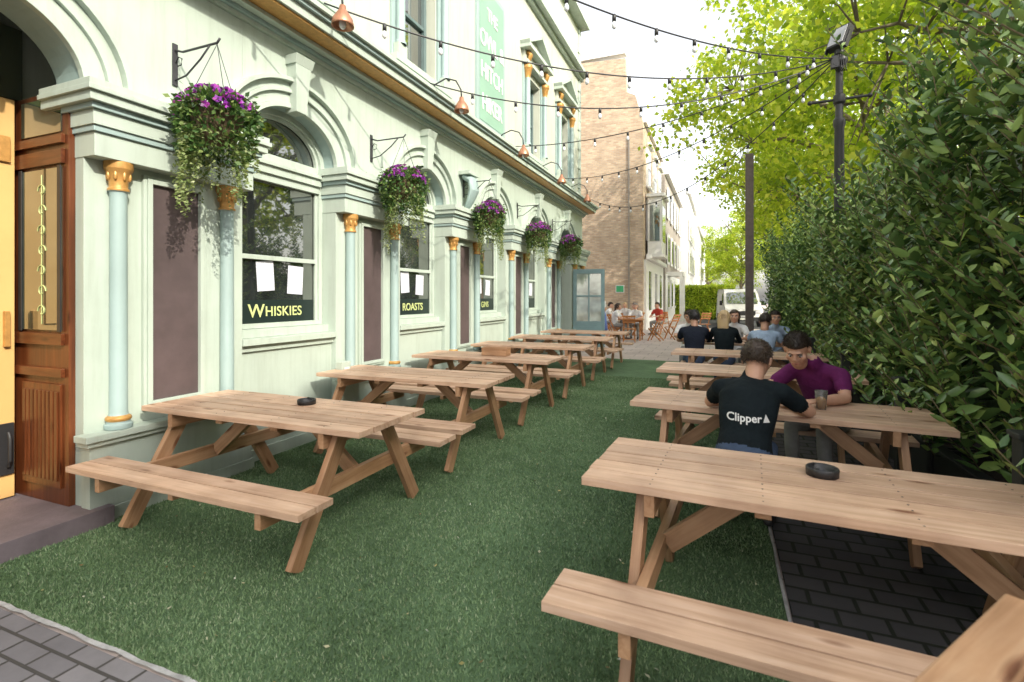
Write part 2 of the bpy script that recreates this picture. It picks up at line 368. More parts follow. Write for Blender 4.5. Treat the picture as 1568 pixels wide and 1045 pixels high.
for oc in OC:
    if abs(oc-1.495)<.1 or abs(oc-13.745)<.2: continue
    x=-4.22
    wb.box(x-.10,x-.02,oc-HW+.002,oc+HW-.002,1.241,3.5,1)
    fr=.055
    for s_ in(-1,1):
        a,b=sorted((oc+s_*(HW-.003),oc+s_*(HW-.003-fr))); wb.box(x-.01,x+.03,a,b,1.242,SP,0)
        a,b=sorted((oc+s_*(HW-.0585-.001),oc+s_*(HW-.095))); wb.box(x-.012,x+.012,a,b,1.29,2.70,0)
    wb.box(x-.01,x+.03,oc-HW+.06,oc+HW-.06,1.243,1.29,0)
    wb.box(x-.011,x+.02,oc-HW+.097,oc+HW-.097,1.92,1.965,0)
    wb.box(x-.01,x+.04,oc-HW+.06,oc+HW-.06,2.705,2.78,0); wb.box(x-.01,x+.07,oc-HW+.06,oc+HW-.06,2.781,2.86,0); wb.box(x-.01,x+.10,oc-HW+.06,oc+HW-.06,2.861,2.90,0); wb.box(x-.01,x+.05,oc-HW+.06,oc+HW-.06,2.901,SP,0)
    seg=24
    for (o0,o1,e) in((-.06,-.002,.06),(-.095,-.061,.03)):
        vs=[];fs=[]
        for i in range(seg+1):
            t=math.pi*i/seg
            for (o,xx_) in((o0,x-.01),(o0,x+e),(o1,x+e),(o1,x-.01)): vs.append((xx_,oc+(HW+o)*math.cos(t),SP+.002+(RZ+o)*math.sin(t)))
        for i in range(seg):
            for j in range(4): fs.append((i*4+j,i*4+(j+1)%4,(i+1)*4+(j+1)%4,(i+1)*4+j))
        wb.add(vs,fs,0)
    wb.box(x-.019,x-.014,oc-HW+.097,oc+HW-.097,1.292,1.52,2)
    for (dy,dz,an) in((-.14,1.76,4),(.25,1.73,-3)):
        Mp=Matrix.Translation((x-.0165,oc+dy,dz))@Matrix.Rotation(math.radians(an),4,'X'); wb.box(-.0015,.0015,-.105,.105,-.15,.15,3,Mp)
wb.obj('windows',[M_paint,M_glass,M_darkband,M_paper],pub,bevel=.0012)
def text(body,loc,rot,size,m,parent,name,ext=.002,space=1.0,sx=1):
    c=bpy.data.curves.new(name,'FONT'); c.body=body; c.size=size; c.extrude=ext; c.align_x='CENTER'; c.space_character=space
    c.offset=size*.012
    o=link(name,c); o.location=loc; o.rotation_euler=rot; o.scale=(sx,1,1); bpy.context.view_layer.update()
    dg=bpy.context.evaluated_depsgraph_get(); me=bpy.data.meshes.new_from_object(o.evaluated_get(dg)); mw=o.matrix_world.copy()
    bpy.data.objects.remove(o); me.transform(mw); me.materials.clear(); me.materials.append(m)
    return link(name,me,parent)
RX=(math.pi/2,0,math.pi/2)
text('W',(-4.229,3.69,1.35),RX,.185,M_letter,pub,'window_lettering')
text('HISKIES',(-4.229,4.035,1.358),RX,.14,M_letter,pub,'window_lettering',space=1.05)
text('ROASTS',(-4.229,6.45,1.355),RX,.15,M_letter,pub,'window_lettering')
text('GINS',(-4.229,8.95,1.355),RX,.15,M_letter,pub,'window_lettering')
# upper storey
ub=MB()
XU=-4.08
prev=Y0
cents=[1.495,3.945,6.395,8.845,11.295,13.745]
for i,yc in enumerate(cents):
    signb=(i==3)
    a=prev; b=yc-.45
    ub.box(-4.4,XU,a,b,4.601,10,2)
    ub.box(-4.4,XU,b+.0005,yc+.45-.0005,4.601,4.82,2)
    ub.box(-4.4,XU,b+.0005,yc+.45-.0005,6.6,10,2)
    if signb: ub.box(-4.4,XU,b+.0005,yc+.45-.0005,4.821,6.599,2)
    else:
        ub.box(-4.36,-4.30,b,yc+.45,4.821,6.599,5)
        ub.box(-4.3,-4.24,b+.001,b+.06,4.822,6.598,6); ub.box(-4.3,-4.24,yc+.39,yc+.449,4.822,6.598,6)
        ub.box(-4.3,-4.25,b+.061,yc+.389,4.822,4.88,6); ub.box(-4.3,-4.25,b+.061,yc+.389,5.66,5.71,6); ub.box(-4.3,-4.25,b+.061,yc+.389,6.54,6.598,6)
        ub.box(XU+.001,XU+.14,yc-.75,yc+.75,4.70,4.79,0); 
        for s_ in(-1,1):
            q=yc+s_*.60
            ub.box(XU+.001,XU+.04,q-.13,q+.13,4.791,6.75,1)
            ub.box(XU+.041,XU+.13,q-.10,q+.10,4.791,4.95,0)
            ub.lathe((XU+.085,q,0),[(.08,4.951),(.08,4.98),(.065,5.0),(.06,6.45),(.062,6.5),(.075,6.53),(.09,6.62),(.115,6.66),(.115,6.72)],1,16,[1,1,1,3,3,3,3,3])
            ub.loft([(XU+.10,q,7.02),(XU+.16,q,6.95),(XU+.12,q,6.84),(XU+.07,q,6.79)],[(.07,.05),(.07,.05),(.06,.04),(.05,.03)],(0,1,0),3,8)
        ub.box(XU+.001,XU+.15,yc-.76,yc+.76,6.751,6.82,0); ub.box(XU+.001,XU+.08,yc-.74,yc+.74,6.821,7.05,2); ub.box(XU+.001,XU+.24,yc-.84,yc+.84,7.051,7.14,0)
        ub.plank((XU+.12,yc-.86,7.16),(XU+.12,yc+.02,7.62),.24,.08,(0,0,1),0); ub.plank((XU+.121,yc+.86,7.16),(XU+.121,yc-.02,7.62),.238,.08,(0,0,1),0)
        ub.add([(XU+.06,yc-.8,7.141),(XU+.06,yc+.8,7.141),(XU+.06,yc,7.58)],[(0,1,2)],2)
    prev=yc+.45
ub.box(-4.4,XU,prev,15.6,4.601,10,2)
for j in range(18):
    z=4.62+j*.3; e=.26 if j%2 else .18
    ub.box(XU+.001,XU+.035,15.6-e,15.62,z,z+.28,0)
for z,e in((8.3,.1),(8.4,.25),(9.9,.3)): ub.box(-4.4,XU+e,Y0,15.7,z,z+.09,0)
ub.box(XU+.001,XU+.05,8.845-.64,8.845+.64,4.68,7.37,1); ub.box(XU+.0505,XU+.058,8.845-.54,8.845+.54,4.78,7.27,4)
ub.obj('upper_storey',[M_paint,M_paint2,M_cream,M_gold,M_signgreen,M_glass,M_sash],pub,bevel=.004)
for t_,z,sz in(('THE',6.72,.33),('OWL &',6.17,.42),('HITCH',5.58,.42),('HIKER',5.0,.42)):
    text(t_,(XU+.062,8.845,z),RX,sz,M_white,pub,'sign_lettering',.004,1.0,.8)
# doorway
db=MB()
db.box(-4.81,-3.84,.6,2.2,0,.125,4)
db.box(-4.76,-4.09,2.060,2.099,.126,2.97,1)
for (z0,z1) in((.24,.95),):
    db.box(-4.62,-4.16,2.045,2.0595,z0,z1,1)
    for j in range(9): db.box(-4.60+j*.048,-4.565+j*.048,2.036,2.0445,z0+.05,z1-.05,1)
for (a,b,c,d) in((-4.7,-4.13,1.0,1.06),(-4.7,-4.13,1.22,1.30),(-4.7,-4.13,2.46,2.56),(-4.7,-4.13,2.60,2.66)): db.box(a,b,2.035,2.0595,c,d,1)
db.box(-4.64,-4.16,2.048,2.0595,1.32,2.44,2); db.box(-4.64,-4.16,2.048,2.0595,2.68,2.93,2)
db.box(-4.19,-4.15,2.04,2.0475,1.31,2.45,3); db.box(-4.66,-4.62,2.04,2.0475,1.31,2.45,3)
for j in range(7):
    z=1.45+j*.14; pts=[]
    for i in range(16):
        t=i/15*math.pi*1.7; r=.05*(1-i/22); pts.append((-4.38+(r*math.cos(t))*(1 if j%2 else -1),2.045,z+r*math.sin(t)))
    db.tube(pts,.004,5,5)
db.tube([(-4.38,2.045,1.36),(-4.38,2.045,2.40)],.003,5,5)
db.box(-4.72,-4.66,1.15,2.02,.135,2.95,0)
for (z0,z1) in((.3,1.15),(1.35,2.7)):
    db.box(-4.66+.0005,-4.645,1.27,1.90,z0,z1,0)
db.box(-4.659,-4.63,1.955,1.985,1.2,1.45,6); db.tube([(-4.62,1.97,.36),(-4.60,1.97,.4),(-4.60,1.97,.56),(-4.62,1.97,.6)],.012,3,8); db.box(-4.659,-4.64,1.93,2.01,.3,.66,3)
db.box(-4.658,-4.64,1.93,1.99,2.5,2.68,6)
db.box(-4.81,-4.74,.9,2.1,2.98,3.5,2)
db.box(-4.81,-4.74,.9,2.1,.126,2.97,1)
db.obj('entrance',[M_yellow,M_brownwood,glassmat('porch_glass',(.03,.04,.03),.3),M_black,M_step,M_letter,M_gold],pub,bevel=.003)
fd=MB()
fd.box(-4.78,-4.70,13.14,14.35,0,3.5,1)
def leafdoor(M):
    fd.box(0,.9,-.02,.02,.02,.85,0,M); fd.box(0,.1,-.02,.02,.851,2.35,0,M); fd.box(.8,.9,-.02,.02,.851,2.35,0,M); fd.box(.101,.799,-.02,.02,2.22,2.35,0,M); fd.box(.101,.799,-.02,.02,1.55,1.60,0,M)
    fd.box(.101,.799,-.006,.006,.852,2.219,2,M); fd.box(.12,.78,-.03,.03,.15,.7,0,M); fd.box(.43,.47,-.019,.019,.853,2.218,0,M)
leafdoor(Matrix.Translation((-3.95,14.35,0))@Matrix.Rotation(math.radians(8),4,'Z'))
fd.box(XF+.03,XF+.07,12.95,13.1,1.1,2.1,1); 
fd.obj('side_door',[mat('teal_door',(.20,.31,.32),.45),M_black,glassmat('door_glass',(.25,.3,.28),.3)],pub,bevel=.003)
eb=MB(); eb.box(-3.885,-3.80,4.42,4.56,.62,.84,0); eb.box(-3.885,-3.77,4.40,4.66,.30,.615,0); eb.box(-3.88,-3.79,4.48,4.62,.14,.28,1); eb.tube([(-3.84,4.53,.28),(-3.84,4.53,.05)],.012,1,6); eb.box(-3.799,-3.79,4.45,4.53,.70,.78,2)
eb.obj('electrical_box',[M_paint,M_black,M_white],pub,bevel=.006)
for i,oc in enumerate([1.495,3.945,6.395,8.845,11.295,13.745]):
    lb=MB(); x0=XF+.065
    pts=[(x0,oc,4.50),(x0+.12,oc,4.62),(x0+.3,oc,4.68),(x0+.46,oc,4.62),(x0+.54,oc,4.48),(x0+.55,oc,4.36)]
    lb.tube(pts,.011,1,8); lb.lathe((x0+.55,oc,0),[(.0,4.38),(.03,4.37),(.035,4.33),(.05,4.31),(.095,4.24),(.105,4.19),(.108,4.17),(.1,4.172),(.09,4.2),(.0,4.26)],0,20)
    lb.ell((x0+.55,oc,4.19),(.035,.035,.05),2); lb.box(x0-.003,x0+.01,oc-.04,oc+.04,4.45,4.55,1)
    lb.obj('wall_lamp',[M_copper,M_iron,M_bulb])
# ------------------------------------------------------------------ hanging baskets
M_bleaf=leafmat('basket_leaves',[(0,(.02,.06,.015)),(.5,(.06,.13,.03)),(.8,(.12,.2,.05)),(1,(.2,.26,.08))],.25,.5)
M_blight=leafmat('basket_trailing',[(0,(.12,.18,.05)),(.5,(.21,.27,.10)),(1,(.32,.36,.17))],.3,.5)
M_flow=leafmat('petunias',[(0,(.16,.02,.28)),(.5,(.28,.03,.36)),(.85,(.45,.06,.42)),(1,(.10,.01,.13))],.25,.5)
def basket_mesh(seed):
    global rng
    rng=np.random.default_rng(seed)
    n=1500; th=rng.random(n)*2*np.pi; u=rng.random(n); z=.15-.55*u; r=(.32-.10*np.clip(-z-.0,0,1)/.4)*(.75+.35*rng.random(n)); r=np.where(z>0.05,r*.85,r)
    P=np.stack([r*np.cos(th),r*np.sin(th),z+.04*rng.normal(size=n)],1); A=np.stack([np.cos(th),np.sin(th),-.2+.7*rng.normal(size=n)],1)+.4*rng.normal(size=(n,3))
    v1,f1=quadleaves(P,A,.04+.03*rng.random(n),.025+.018*rng.random(n))
    m=700; q=rng.normal(size=(m,3)); q=unit(q); q[:,2]=abs(q[:,2]); P2=q*np.array([.28,.28,.22])*(.7+.4*rng.random((m,1)))
    v2,f2=quadleaves(P2,q+.5*rng.normal(size=(m,3)),.04+.03*rng.random(m),.028+.015*rng.random(m))
    tv=[];ta=[];
    for i in range(46):
        t=rng.random()*2*np.pi; r0=.12+.16*rng.random(); L=.25+.45*rng.random()*(.5+abs(math.cos(t*1.5))); z0=-.12
        k=int(L/.011)
        for j in range(k):
            s_=j/k; tv.append([ (r0+.05*s_)*math.cos(t)+.012*rng.normal(),(r0+.05*s_)*math.sin(t)+.012*rng.normal(),z0-L*s_]); ta.append([math.cos(t)+rng.normal()*.7,math.sin(t)+rng.normal()*.7,-.5])
    tv=np.array(tv);ta=np.array(ta); v3,f3=quadleaves(tv,ta,.022+.02*rng.random(len(tv)),.016+.012*rng.random(len(tv)))
    m=85; q=rng.normal(size=(m,3)); q[:,2]=abs(q[:,2])*.8+.1; q=unit(q); C=q*np.array([.31,.31,.27])
    pv=[];pa=[]
    for i in range(m):
        nrm=Vector(q[i]); a=nrm.orthogonal().normalized(); b=nrm.cross(a)
        for j in range(5):
            t=j*2*math.pi/5; d=a*math.cos(t)+b*math.sin(t)+nrm*.35; pv.append(C[i]); pa.append(d)
    pv=np.array(pv);pa=np.array([list(x) for x in pa]); v4,f4=quadleaves(pv,pa,np.full(len(pv),.042),np.full(len(pv),.04))
    Vs=[v1,v2,v3,v4];Fs=[f1,f2,f3,f4];o=0;FF=[];mi=[]
    for i,(v_,f_) in enumerate(zip(Vs,Fs)):
        FF.append(f_+o); o+=len(v_); mi+= [[0,0,1,2][i]]*len(f_)
    return arrmesh('basket_foliage',np.concatenate(Vs),np.concatenate(FF),[M_bleaf,M_blight,M_flow],mi)
bm_=[basket_mesh(1),basket_mesh(2)]
M_coir=mat('coir_liner',(.10,.07,.04),.9,.3,20,120,.5)
for k in range(-1,5):
    Pc=2.72+2.45*k; e=empty('hanging_basket'); x=-3.52
    b=MB(); b.box(XF+.002,XF+.014,Pc-.02,Pc+.02,3.22,3.55,1)
    b.tube([(XF+.01,Pc,3.50),(XF+.10,Pc,3.47),(x,Pc,3.47),(x+.03,Pc,3.50)],.009,1,6)
    b.tube([(XF+.01,Pc,3.26),(XF+.14,Pc,3.28),(XF+.30,Pc,3.38),(XF+.40,Pc,3.465)],.007,1,6)
    b.tube([(XF+.02,Pc,3.40),(XF+.05,Pc,3.44),(XF+.09,Pc,3.42),(XF+.08,Pc,3.37),(XF+.04,Pc,3.37)],.005,1,5)
    for j in range(3):
        t=j*2.1; b.tube([(x,Pc,3.46),(x+.2*math.cos(t),Pc+.2*math.sin(t),2.96)],.003,1,4)
    b.lathe((x,Pc,0),[(.0,2.68),(.08,2.70),(.14,2.76),(.18,2.9),(.18,2.94),(.0,2.93)],0,18)
    b.obj('bracket_and_bowl',[M_coir,M_iron],e)
    o=link('foliage',bm_[k%2],e); o.location=(x,Pc,2.90); o.rotation_euler=(0,0,k*1.3); s_=[.88,.88,.84,.8,.84,.86][k+1]; o.scale=(s_,s_,.82)
# ------------------------------------------------------------------ picnic tables
def table_mesh(seed):
    random.seed(seed); t=MB(); H=.975
    for i in range(5):
        y=(i-2)*.143; e=random.uniform(-.005,.005); t.box(-H+e,H+e,y-.0655,y+.0655,.714,.75+random.uniform(-.0012,.0012),0)
    for s_ in(-1,1):
        for j in(0,1):
            y=s_*(.628+j*.129); t.box(-H,H,y-.06,y+.06,.414,.45,0)
        for r_ in(-1,1):
            x=r_*.68
            t.plank((x+r_*.045,s_*.20,.713),(x+r_*.045,s_*.60,0.01),.095,.042,(1,0,0),1)
        xr=s_*.68
        t.box(xr-.021,xr+.021,-.345,.345,.62,.713,1); t.box(xr-.021,xr+.021,-.80,.80,.32,.413,1)
        t.plank((s_*.655,0,.37),(s_*.25,0,.70),.09,.042,(0,1,0),1)
        t.box(s_*.25-.03,s_*.25+.03,-.30,.30,.675,.713,1)
        t.box(-.02,.02,s_*.56 if s_>0 else -.80,.80 if s_>0 else -.56,.375,.413,1)
    for i in range(5):
        for xs in(-.68,.68,-.25,.25):
            for d in(-.03,.03): t.lathe((xs,(i-2)*.143+d,0),[(.0,.7516),(.0045,.7516),(.0045,.7500)],2,8)
    return t.mesh('picnic_table',[M_wood,M_woodleg,M_iron])
tm=[table_mesh(3),table_mesh(11),table_mesh(23)]
def ptable(x,y,rot=0,i=0):
    o=link('picnic_table',tm[i%3]); o.location=(x,y,.009 if x<0 else .006); o.rotation_euler=(0,0,math.radians(rot)+(math.pi if i%2==1 else 0))
    b=o.modifiers.new('bevel','BEVEL'); b.width=.0055; b.segments=2; b.limit_method='ANGLE'; return o
LT=[(-2.92,2.76,0),(-2.93,4.5,.5),(-2.92,6.25,-.5),(-2.9,8.0,0),(-2.9,9.75,1),(-2.88,11.5,0)]
for i,(x,y,r) in enumerate(LT): ptable(x,y,r,i)
RT=[(.42,2.50,-3),(.36,4.2,-5),(.34,6.1,-3),(.33,7.95,-2),(.35,9.8,0)]
for i,(x,y,r) in enumerate(RT): ptable(x,y,r,i+1)
def ashtray(x,y,z):
    b=MB(); b.lathe((x,y,z),[(.0,.004),(.045,.004),(.05,.012),(.056,.034),(.062,.036),(.066,.03),(.064,.0),(.0,.0)],0,24)
    for a in range(3):
        t=a*2.1; b.box(x+.05*math.cos(t)-.006,x+.05*math.cos(t)+.006,y+.05*math.sin(t)-.006,y+.05*math.sin(t)+.006,z+.035,z+.039,0)
    b.obj('ashtray',[M_black])
ashtray(-2.82,2.90,.762); ashtray(.42,2.62,.758); 
b=MB()
b.box(-2.98,-2.62,6.2,6.36,.762,.775,0); b.box(-2.98,-2.62,6.2,6.212,.776,.87,0); b.box(-2.98,-2.62,6.348,6.36,.776,.87,0); b.box(-2.98,-2.968,6.213,6.347,.776,.87,0); b.box(-2.632,-2.62,6.213,6.347,.776,.87,0)
b.obj('cutlery_box',[M_woodleg],bevel=.002)
def chair(x,y,rot,name='folding_chair',m=None):
    c=MB()
    for s_ in(-.2,.2):
        c.plank((s_,-.22,0),(s_,.22,.44),.04,.022,(1,0,0)); c.plank((s_*.9,.24,0),(s_*.9,-.2,.92),.04,.022,(1,0,0))
    for i in range(5): c.box(-.2,.2,-.17+i*.075,-.11+i*.075,.44,.458)
    for z in(.68,.78,.88):
        yb=.24-.44*z/.92-.02; c.plank((-.21,yb,z),(.21,yb,z),.06,.016,(0,1,0))
    c.plank((-.18,-.15,.1),(.18,-.15,.1),.03,.02,(0,0,1))
    o=c.obj(name,[m or M_chairwood],bevel=.003); o.location=(x,y,.004); o.rotation_euler=(0,0,math.radians(rot)); return o
def armchair(x,y,rot):
    c=MB()
    for s_ in(-.27,.27):
        c.plank((s_,-.25,0),(s_,-.30,.91),.065,.045,(1,0,0)); c.plank((s_,.26,0),(s_,.26,.63),.065,.045,(1,0,0)); c.box(s_-.045,s_+.045,-.32+.07,.31,.631,.657)
    c.box(-.245,.245,-.24,.26,.36,.40); 
    for i in range(5): c.box(-.3,.3,-.24+i*.105,-.15+i*.105,.415,.44)
    c.plank((-.32,-.305,.93),(.32,-.305,.93),.078,.04,(0,0,1)); 
    for i in range(5): c.plank((-.2+i*.1,-.27,.42),(-.2+i*.1,-.292,.905),.055,.02,(0,1,0))
    o=c.obj('wooden_armchair',[M_woodleg],bevel=.006); o.location=(x,y,.004); o.rotation_euler=(0,0,math.radians(rot)); return o
# ------------------------------------------------------------------ hedge
M_laurel=leafmat('laurel_leaves',[(0,(.05,.11,.035)),(.35,(.11,.205,.06)),(.7,(.20,.32,.09)),(.9,(.31,.44,.11)),(1,(.46,.56,.17))],0,.27)
M_stem=mat('stems',(.15,.12,.06),.8,.2,10,50,.1)
def hedge():
    rng_=np.random.default_rng(5)
    VP=[];VA=[];VL=[];VW=[]; st=MB()
    n=2700
    for i in range(n):
        y=2.3+15*(rng_.random()**1.35); 
        bulge=.17*math.sin(y*2.3)+.12*math.sin(y*5.1+2)
        if rng_.random()<.66: x=1.47+.38*rng_.random()+bulge
        else: x=1.6+1.0*rng_.random()
        front=x<1.85
        sm=max(0,min(1,(7.0-y)/3.0)); sm=sm*sm*(3-2*sm)
        top=2.40+.16*math.sin(y*1.7)+.15*math.sin(y*4.1+1)+.22*sm
        z=.32+(top-.32)*rng_.random() if front else top-.45*rng_.random()
        L=.32+.34*rng_.random()
        if z>top-.45 and rng_.random()<.32: L+=.2+.55*rng_.random()
        tilt=np.array([(-.5 if front else 0)+.30*rng_.normal(),.32*rng_.normal(),1.0]); tilt/=np.linalg.norm(tilt)
        k=int(L/.026); a0=rng_.random()*6
        p0=np.array([x,y,z])
        if y<9 : st.tube([tuple(p0),tuple(p0+tilt*L)],.0038,0,4)
        big=.85+.6*rng_.random()
        for j in range(k):
            p=p0+tilt*(L*j/k)+.006*rng_.normal(size=3); a=a0+j*2.4
            o=np.array([math.cos(a),math.sin(a),.45+.6*j/k]); VP.append(p); VA.append(o+.15*rng_.normal(size=3)); s_=(.6+.4*(1-j/k))*(.85+.3*rng_.random())*big; VL.append(.110*s_); VW.append(.043*s_)
    VP=np.array(VP);VA=np.array(VA)
    v,f=leaves(VP,VA,np.array(VL),np.array(VW))
    h=link('laurel_hedge',arrmesh('laurel_hedge',v,f,[M_laurel]))
    st.obj('stems',[M_stem],h)
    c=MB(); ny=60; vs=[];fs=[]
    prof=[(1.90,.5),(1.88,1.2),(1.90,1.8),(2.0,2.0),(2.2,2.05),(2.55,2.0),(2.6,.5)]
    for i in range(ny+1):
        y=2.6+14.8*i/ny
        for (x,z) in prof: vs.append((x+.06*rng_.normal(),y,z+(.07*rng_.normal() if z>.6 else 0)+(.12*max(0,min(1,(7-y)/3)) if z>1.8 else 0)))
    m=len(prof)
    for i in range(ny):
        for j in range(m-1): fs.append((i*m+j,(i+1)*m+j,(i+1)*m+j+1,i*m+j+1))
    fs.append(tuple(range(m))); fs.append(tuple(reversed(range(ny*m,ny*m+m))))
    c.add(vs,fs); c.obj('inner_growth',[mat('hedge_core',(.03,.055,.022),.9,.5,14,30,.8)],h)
    return h
hedge()
M_planter=mat('planter_black',(.02,.024,.022),.6,.2,6,60,.1)
pl=MB()
for i in range(6):
    y0=2.3+i*2.55
    pl.box(1.50,1.54,y0,y0+2.5,.02,.40,0); pl.box(2.6,2.64,y0,y0+2.5,.02,.40,0); pl.box(1.541,2.599,y0,y0+.04,.02,.40,0); pl.box(1.541,2.599,y0+2.46,y0+2.5,.02,.40,0); pl.box(1.541,2.599,y0+.041,y0+2.459,.25,.36,1)
    pl.box(1.47,1.56,y0,y0+2.5,.401,.43,0)
pl.obj('planter',[M_planter,mat('soil',(.03,.02,.015),.95,.3,20,60,.6)],bevel=.004)
for y in(3.1,4.9,6.9,9.2,11.6):
    pb=MB(); pb.box(1.30,1.39,y,y+.09,.0,.88,0); pb.box(1.285,1.405,y-.015,y+.105,.881,.91,0); pb.obj('garden_post',[M_planter],bevel=.006)
# ------------------------------------------------------------------ trees
M_tleaf=leafmat('plane_leaves',[(0,(.16,.25,.02)),(.4,(.30,.41,.03)),(.75,(.44,.52,.045)),(1,(.58,.60,.09))],.5,.6,1.5)
M_bark=mat('bark',(.16,.13,.09),.9,.3,4,30,.6,dist=.03)
def tree_mesh(seed,nc=260,per=100,ls=.16,c=(0,0,7.6),R=(4.9,5.0,4.8)):
    r_=np.random.default_rng(seed); t=MB()
    c=np.array(c);R=np.array(R)
    trunk=[Vector((0,0,-.1)),Vector((.05,0,1.5)),Vector((-.05,.1,3.2)),Vector((.1,.1,5)),Vector((0,0,7.5)),Vector((.1,.1,10))]
    t.tube(trunk,[.27,.21,.18,.14,.08,.02],0,10)
    limbs=[]
    for i in range(13):
        a=i*2.4+r_.random(); z=2.8+i*.42; o=Vector((0,0,z)); e=Vector((math.cos(a)*R[0]*.75,math.sin(a)*R[1]*.75,z+1.2+2.4*r_.random()))
        pts=[o]
        for s_ in(.3,.6,.85,1): pts.append(o.lerp(e,s_)+Vector((r_.normal()*.2,r_.normal()*.2,.5*math.sin(s_*3)+r_.normal()*.15)))
        t.tube(pts,[.12,.09,.06,.035,.02],0,7); limbs+=pts[1:]
    q=r_.normal(size=(nc,3)); q/=np.linalg.norm(q,axis=1,keepdims=True); rad=(.35+.65*r_.random((nc,1))**.6)
    lump=1+.18*np.sin(q[:,:1]*5+seed)+.15*np.sin(q[:,1:2]*6+seed*2)
    C=c+q*R*rad*lump; C=C[C[:,2]>2.9]
    LP=np.array([list(p) for p in limbs])
    for p in C:
        d=np.linalg.norm(LP-p,axis=1); j=int(np.argmin(d)); a=Vector(LP[j]); b=Vector(p); mid=a.lerp(b,.5)+Vector((0,0,.15))
        t.tube([a,mid,b],[.025,.015,.008],0,4)
    n=len(C)*per; idx=np.repeat(np.arange(len(C)),per); sg=(.24+.24*r_.random(len(C)))[idx][:,None]
    P=C[idx]+r_.normal(size=(n,3))*sg*np.array([1,1,.65])
    A=r_.normal(size=(n,3)); A[:,2]-=.5
    s_=ls*(.7+.6*r_.random(n)); v,f=quadleaves(P,A,s_,s_*.85)
    me=arrmesh('crown',v,f,[M_tleaf]); tr=t.mesh('trunk',[M_bark]); return tr,me
TM=[tree_mesh(1),tree_mesh(2),tree_mesh(3)]
def tree(x,y,i=0,rot=0,s=1,name='plane_tree',z=0):
    o=link(name,TM[i][0]); o.location=(x,y,z); o.rotation_euler=(0,0,rot); o.scale=(s,s,s)
    l=link('crown',TM[i][1],o); return o
tree(4.3,19.5,0,.3,1.05); tree(6.0,12.0,1,1.2,1.0); tree(4.3,27,2,2,1.0)
tree(7.2,35,1,.7,1.0); tree(7.5,48,2,4,1.1); tree(12,-1,0,2.2,.85,z=-.1)
for i,(x,y) in enumerate([(2.5,72),(-2,95),(9,66)]): tree(x,y,i%3,i*1.7,1.0,'distant_tree')
rg=np.random.default_rng(9); n=12000
side=rg.random(n); P=np.stack([-3.6+4.6*rg.random(n),40+1.4*rg.random(n),2.3*rg.random(n)],1)
P[side<.5,1]=40+.1*rg.normal(size=(side<.5).sum()); P[(side>=.5)&(side<.75),2]=2.3+.05*rg.normal(size=((side>=.5)&(side<.75)).sum())
v,f=quadleaves(P,rg.normal(size=(n,3)),np.full(n,.14),np.full(n,.1)); h=link('clipped_hedge',arrmesh('clipped_hedge',v,f,[M_tleaf]))
c=MB(); c.box(-3.5,.9,40.12,41.3,-.1,2.22); c.obj('inner_growth',[mat('far_hedge_core',(.05,.09,.02),.9,.3,3,20,.5)],h)
# ------------------------------------------------------------------ far buildings
M_brick=brickmat('stock_brick',(.66,.50,.34),(.46,.32,.21),(.46,.40,.33),.225,.075,.012,'wall',.4,sat=.34)
M_brick2=brickmat('grey_brick',(.40,.35,.30),(.31,.27,.23),(.34,.32,.29),.225,.075,.012,'wall',.4)
M_fg=glassmat('far_glass',(.04,.05,.06),.35)
bh=empty('brick_house'); b=MB()
XB=-3.3
pf=[(-14,0),(XB,0),(XB,9.6),(XB-.35,10.9),(XB-.75,11.1),(XB-.8,12.7),(-8.2,12.9),(-8.3,11.2),(-14,10.8)]
vs=[(x,24,z) for x,z in pf]+[(x,24.35,z) for x,z in pf]; m=len(pf)
b.add(vs,[tuple(range(m)),tuple(reversed(range(m,2*m)))]+[(i,m+i,m+(i+1)%m,(i+1)%m) for i in range(m)],0)
b.box(-14,XB-.02,24.36,32,0,9.7,0); b.box(-14,XB+.12,24.36,32,9.71,9.95,1); b.box(-8.2,XB-.8,23.95,24.4,12.91,13.02,1)
b.box(XB-.02,XB+.1,24.3,32,0,3.3,1)
b.box(XB+.1,XB+.32,24.3,32,3.31,3.5,1)
for (yc) in(25.8,28.3,30.6):
    for z in(4.4,7.0):
        b.box(XB-.019,XB+.07,yc-.62,yc+.62,z-.12,z+1.85,1); b.box(XB+.071,XB+.08,yc-.45,yc+.45,z,z+1.6,2); b.box(XB+.081,XB+.10,yc-.45,yc+.45,z+.78,z+.83,1); b.box(XB+.071,XB+.2,yc-.7,yc+.7,z-.2,z-.121,1)
        b.box(XB+.071,XB+.22,yc-.7,yc+.7,z+1.86,z+1.98,1)
    b.box(XB+.101,XB+.11,yc-.5,yc+.5,.9,2.8,2)
b.box(XB+.1,XB+.75,24.9,26.7,3.6,6.3,1); b.box(XB+.751,XB+.76,25.1,26.5,4.2,5.9,2); b.box(XB+.2,XB+.65,24.885,24.899,4.2,5.9,2); b.box(XB+.05,XB+.9,24.8,26.8,6.31,6.45,1); b.box(XB+.05,XB+.85,24.82,26.78,3.45,3.59,1)
b.obj('walls',[M_brick,M_white,M_fg],bh)
b2=MB(); b2.box(-3.95+.0,-3.9,23.93,23.995,1.0,9,0); b2.obj('downpipe',[mat('grey_pipe',(.25,.23,.2),.6)],bh)
sgn=MB(); sgn.box(-4.55,-4.15,23.97,23.995,1.75,2.1,0); sgn.box(-4.52,-4.18,23.965,23.969,1.78,2.07,1); sgn.obj('wall_sign',[M_white,mat('sign_green2',(.05,.35,.15),.5)],bh)
th=empty('terrace_house'); b=MB()
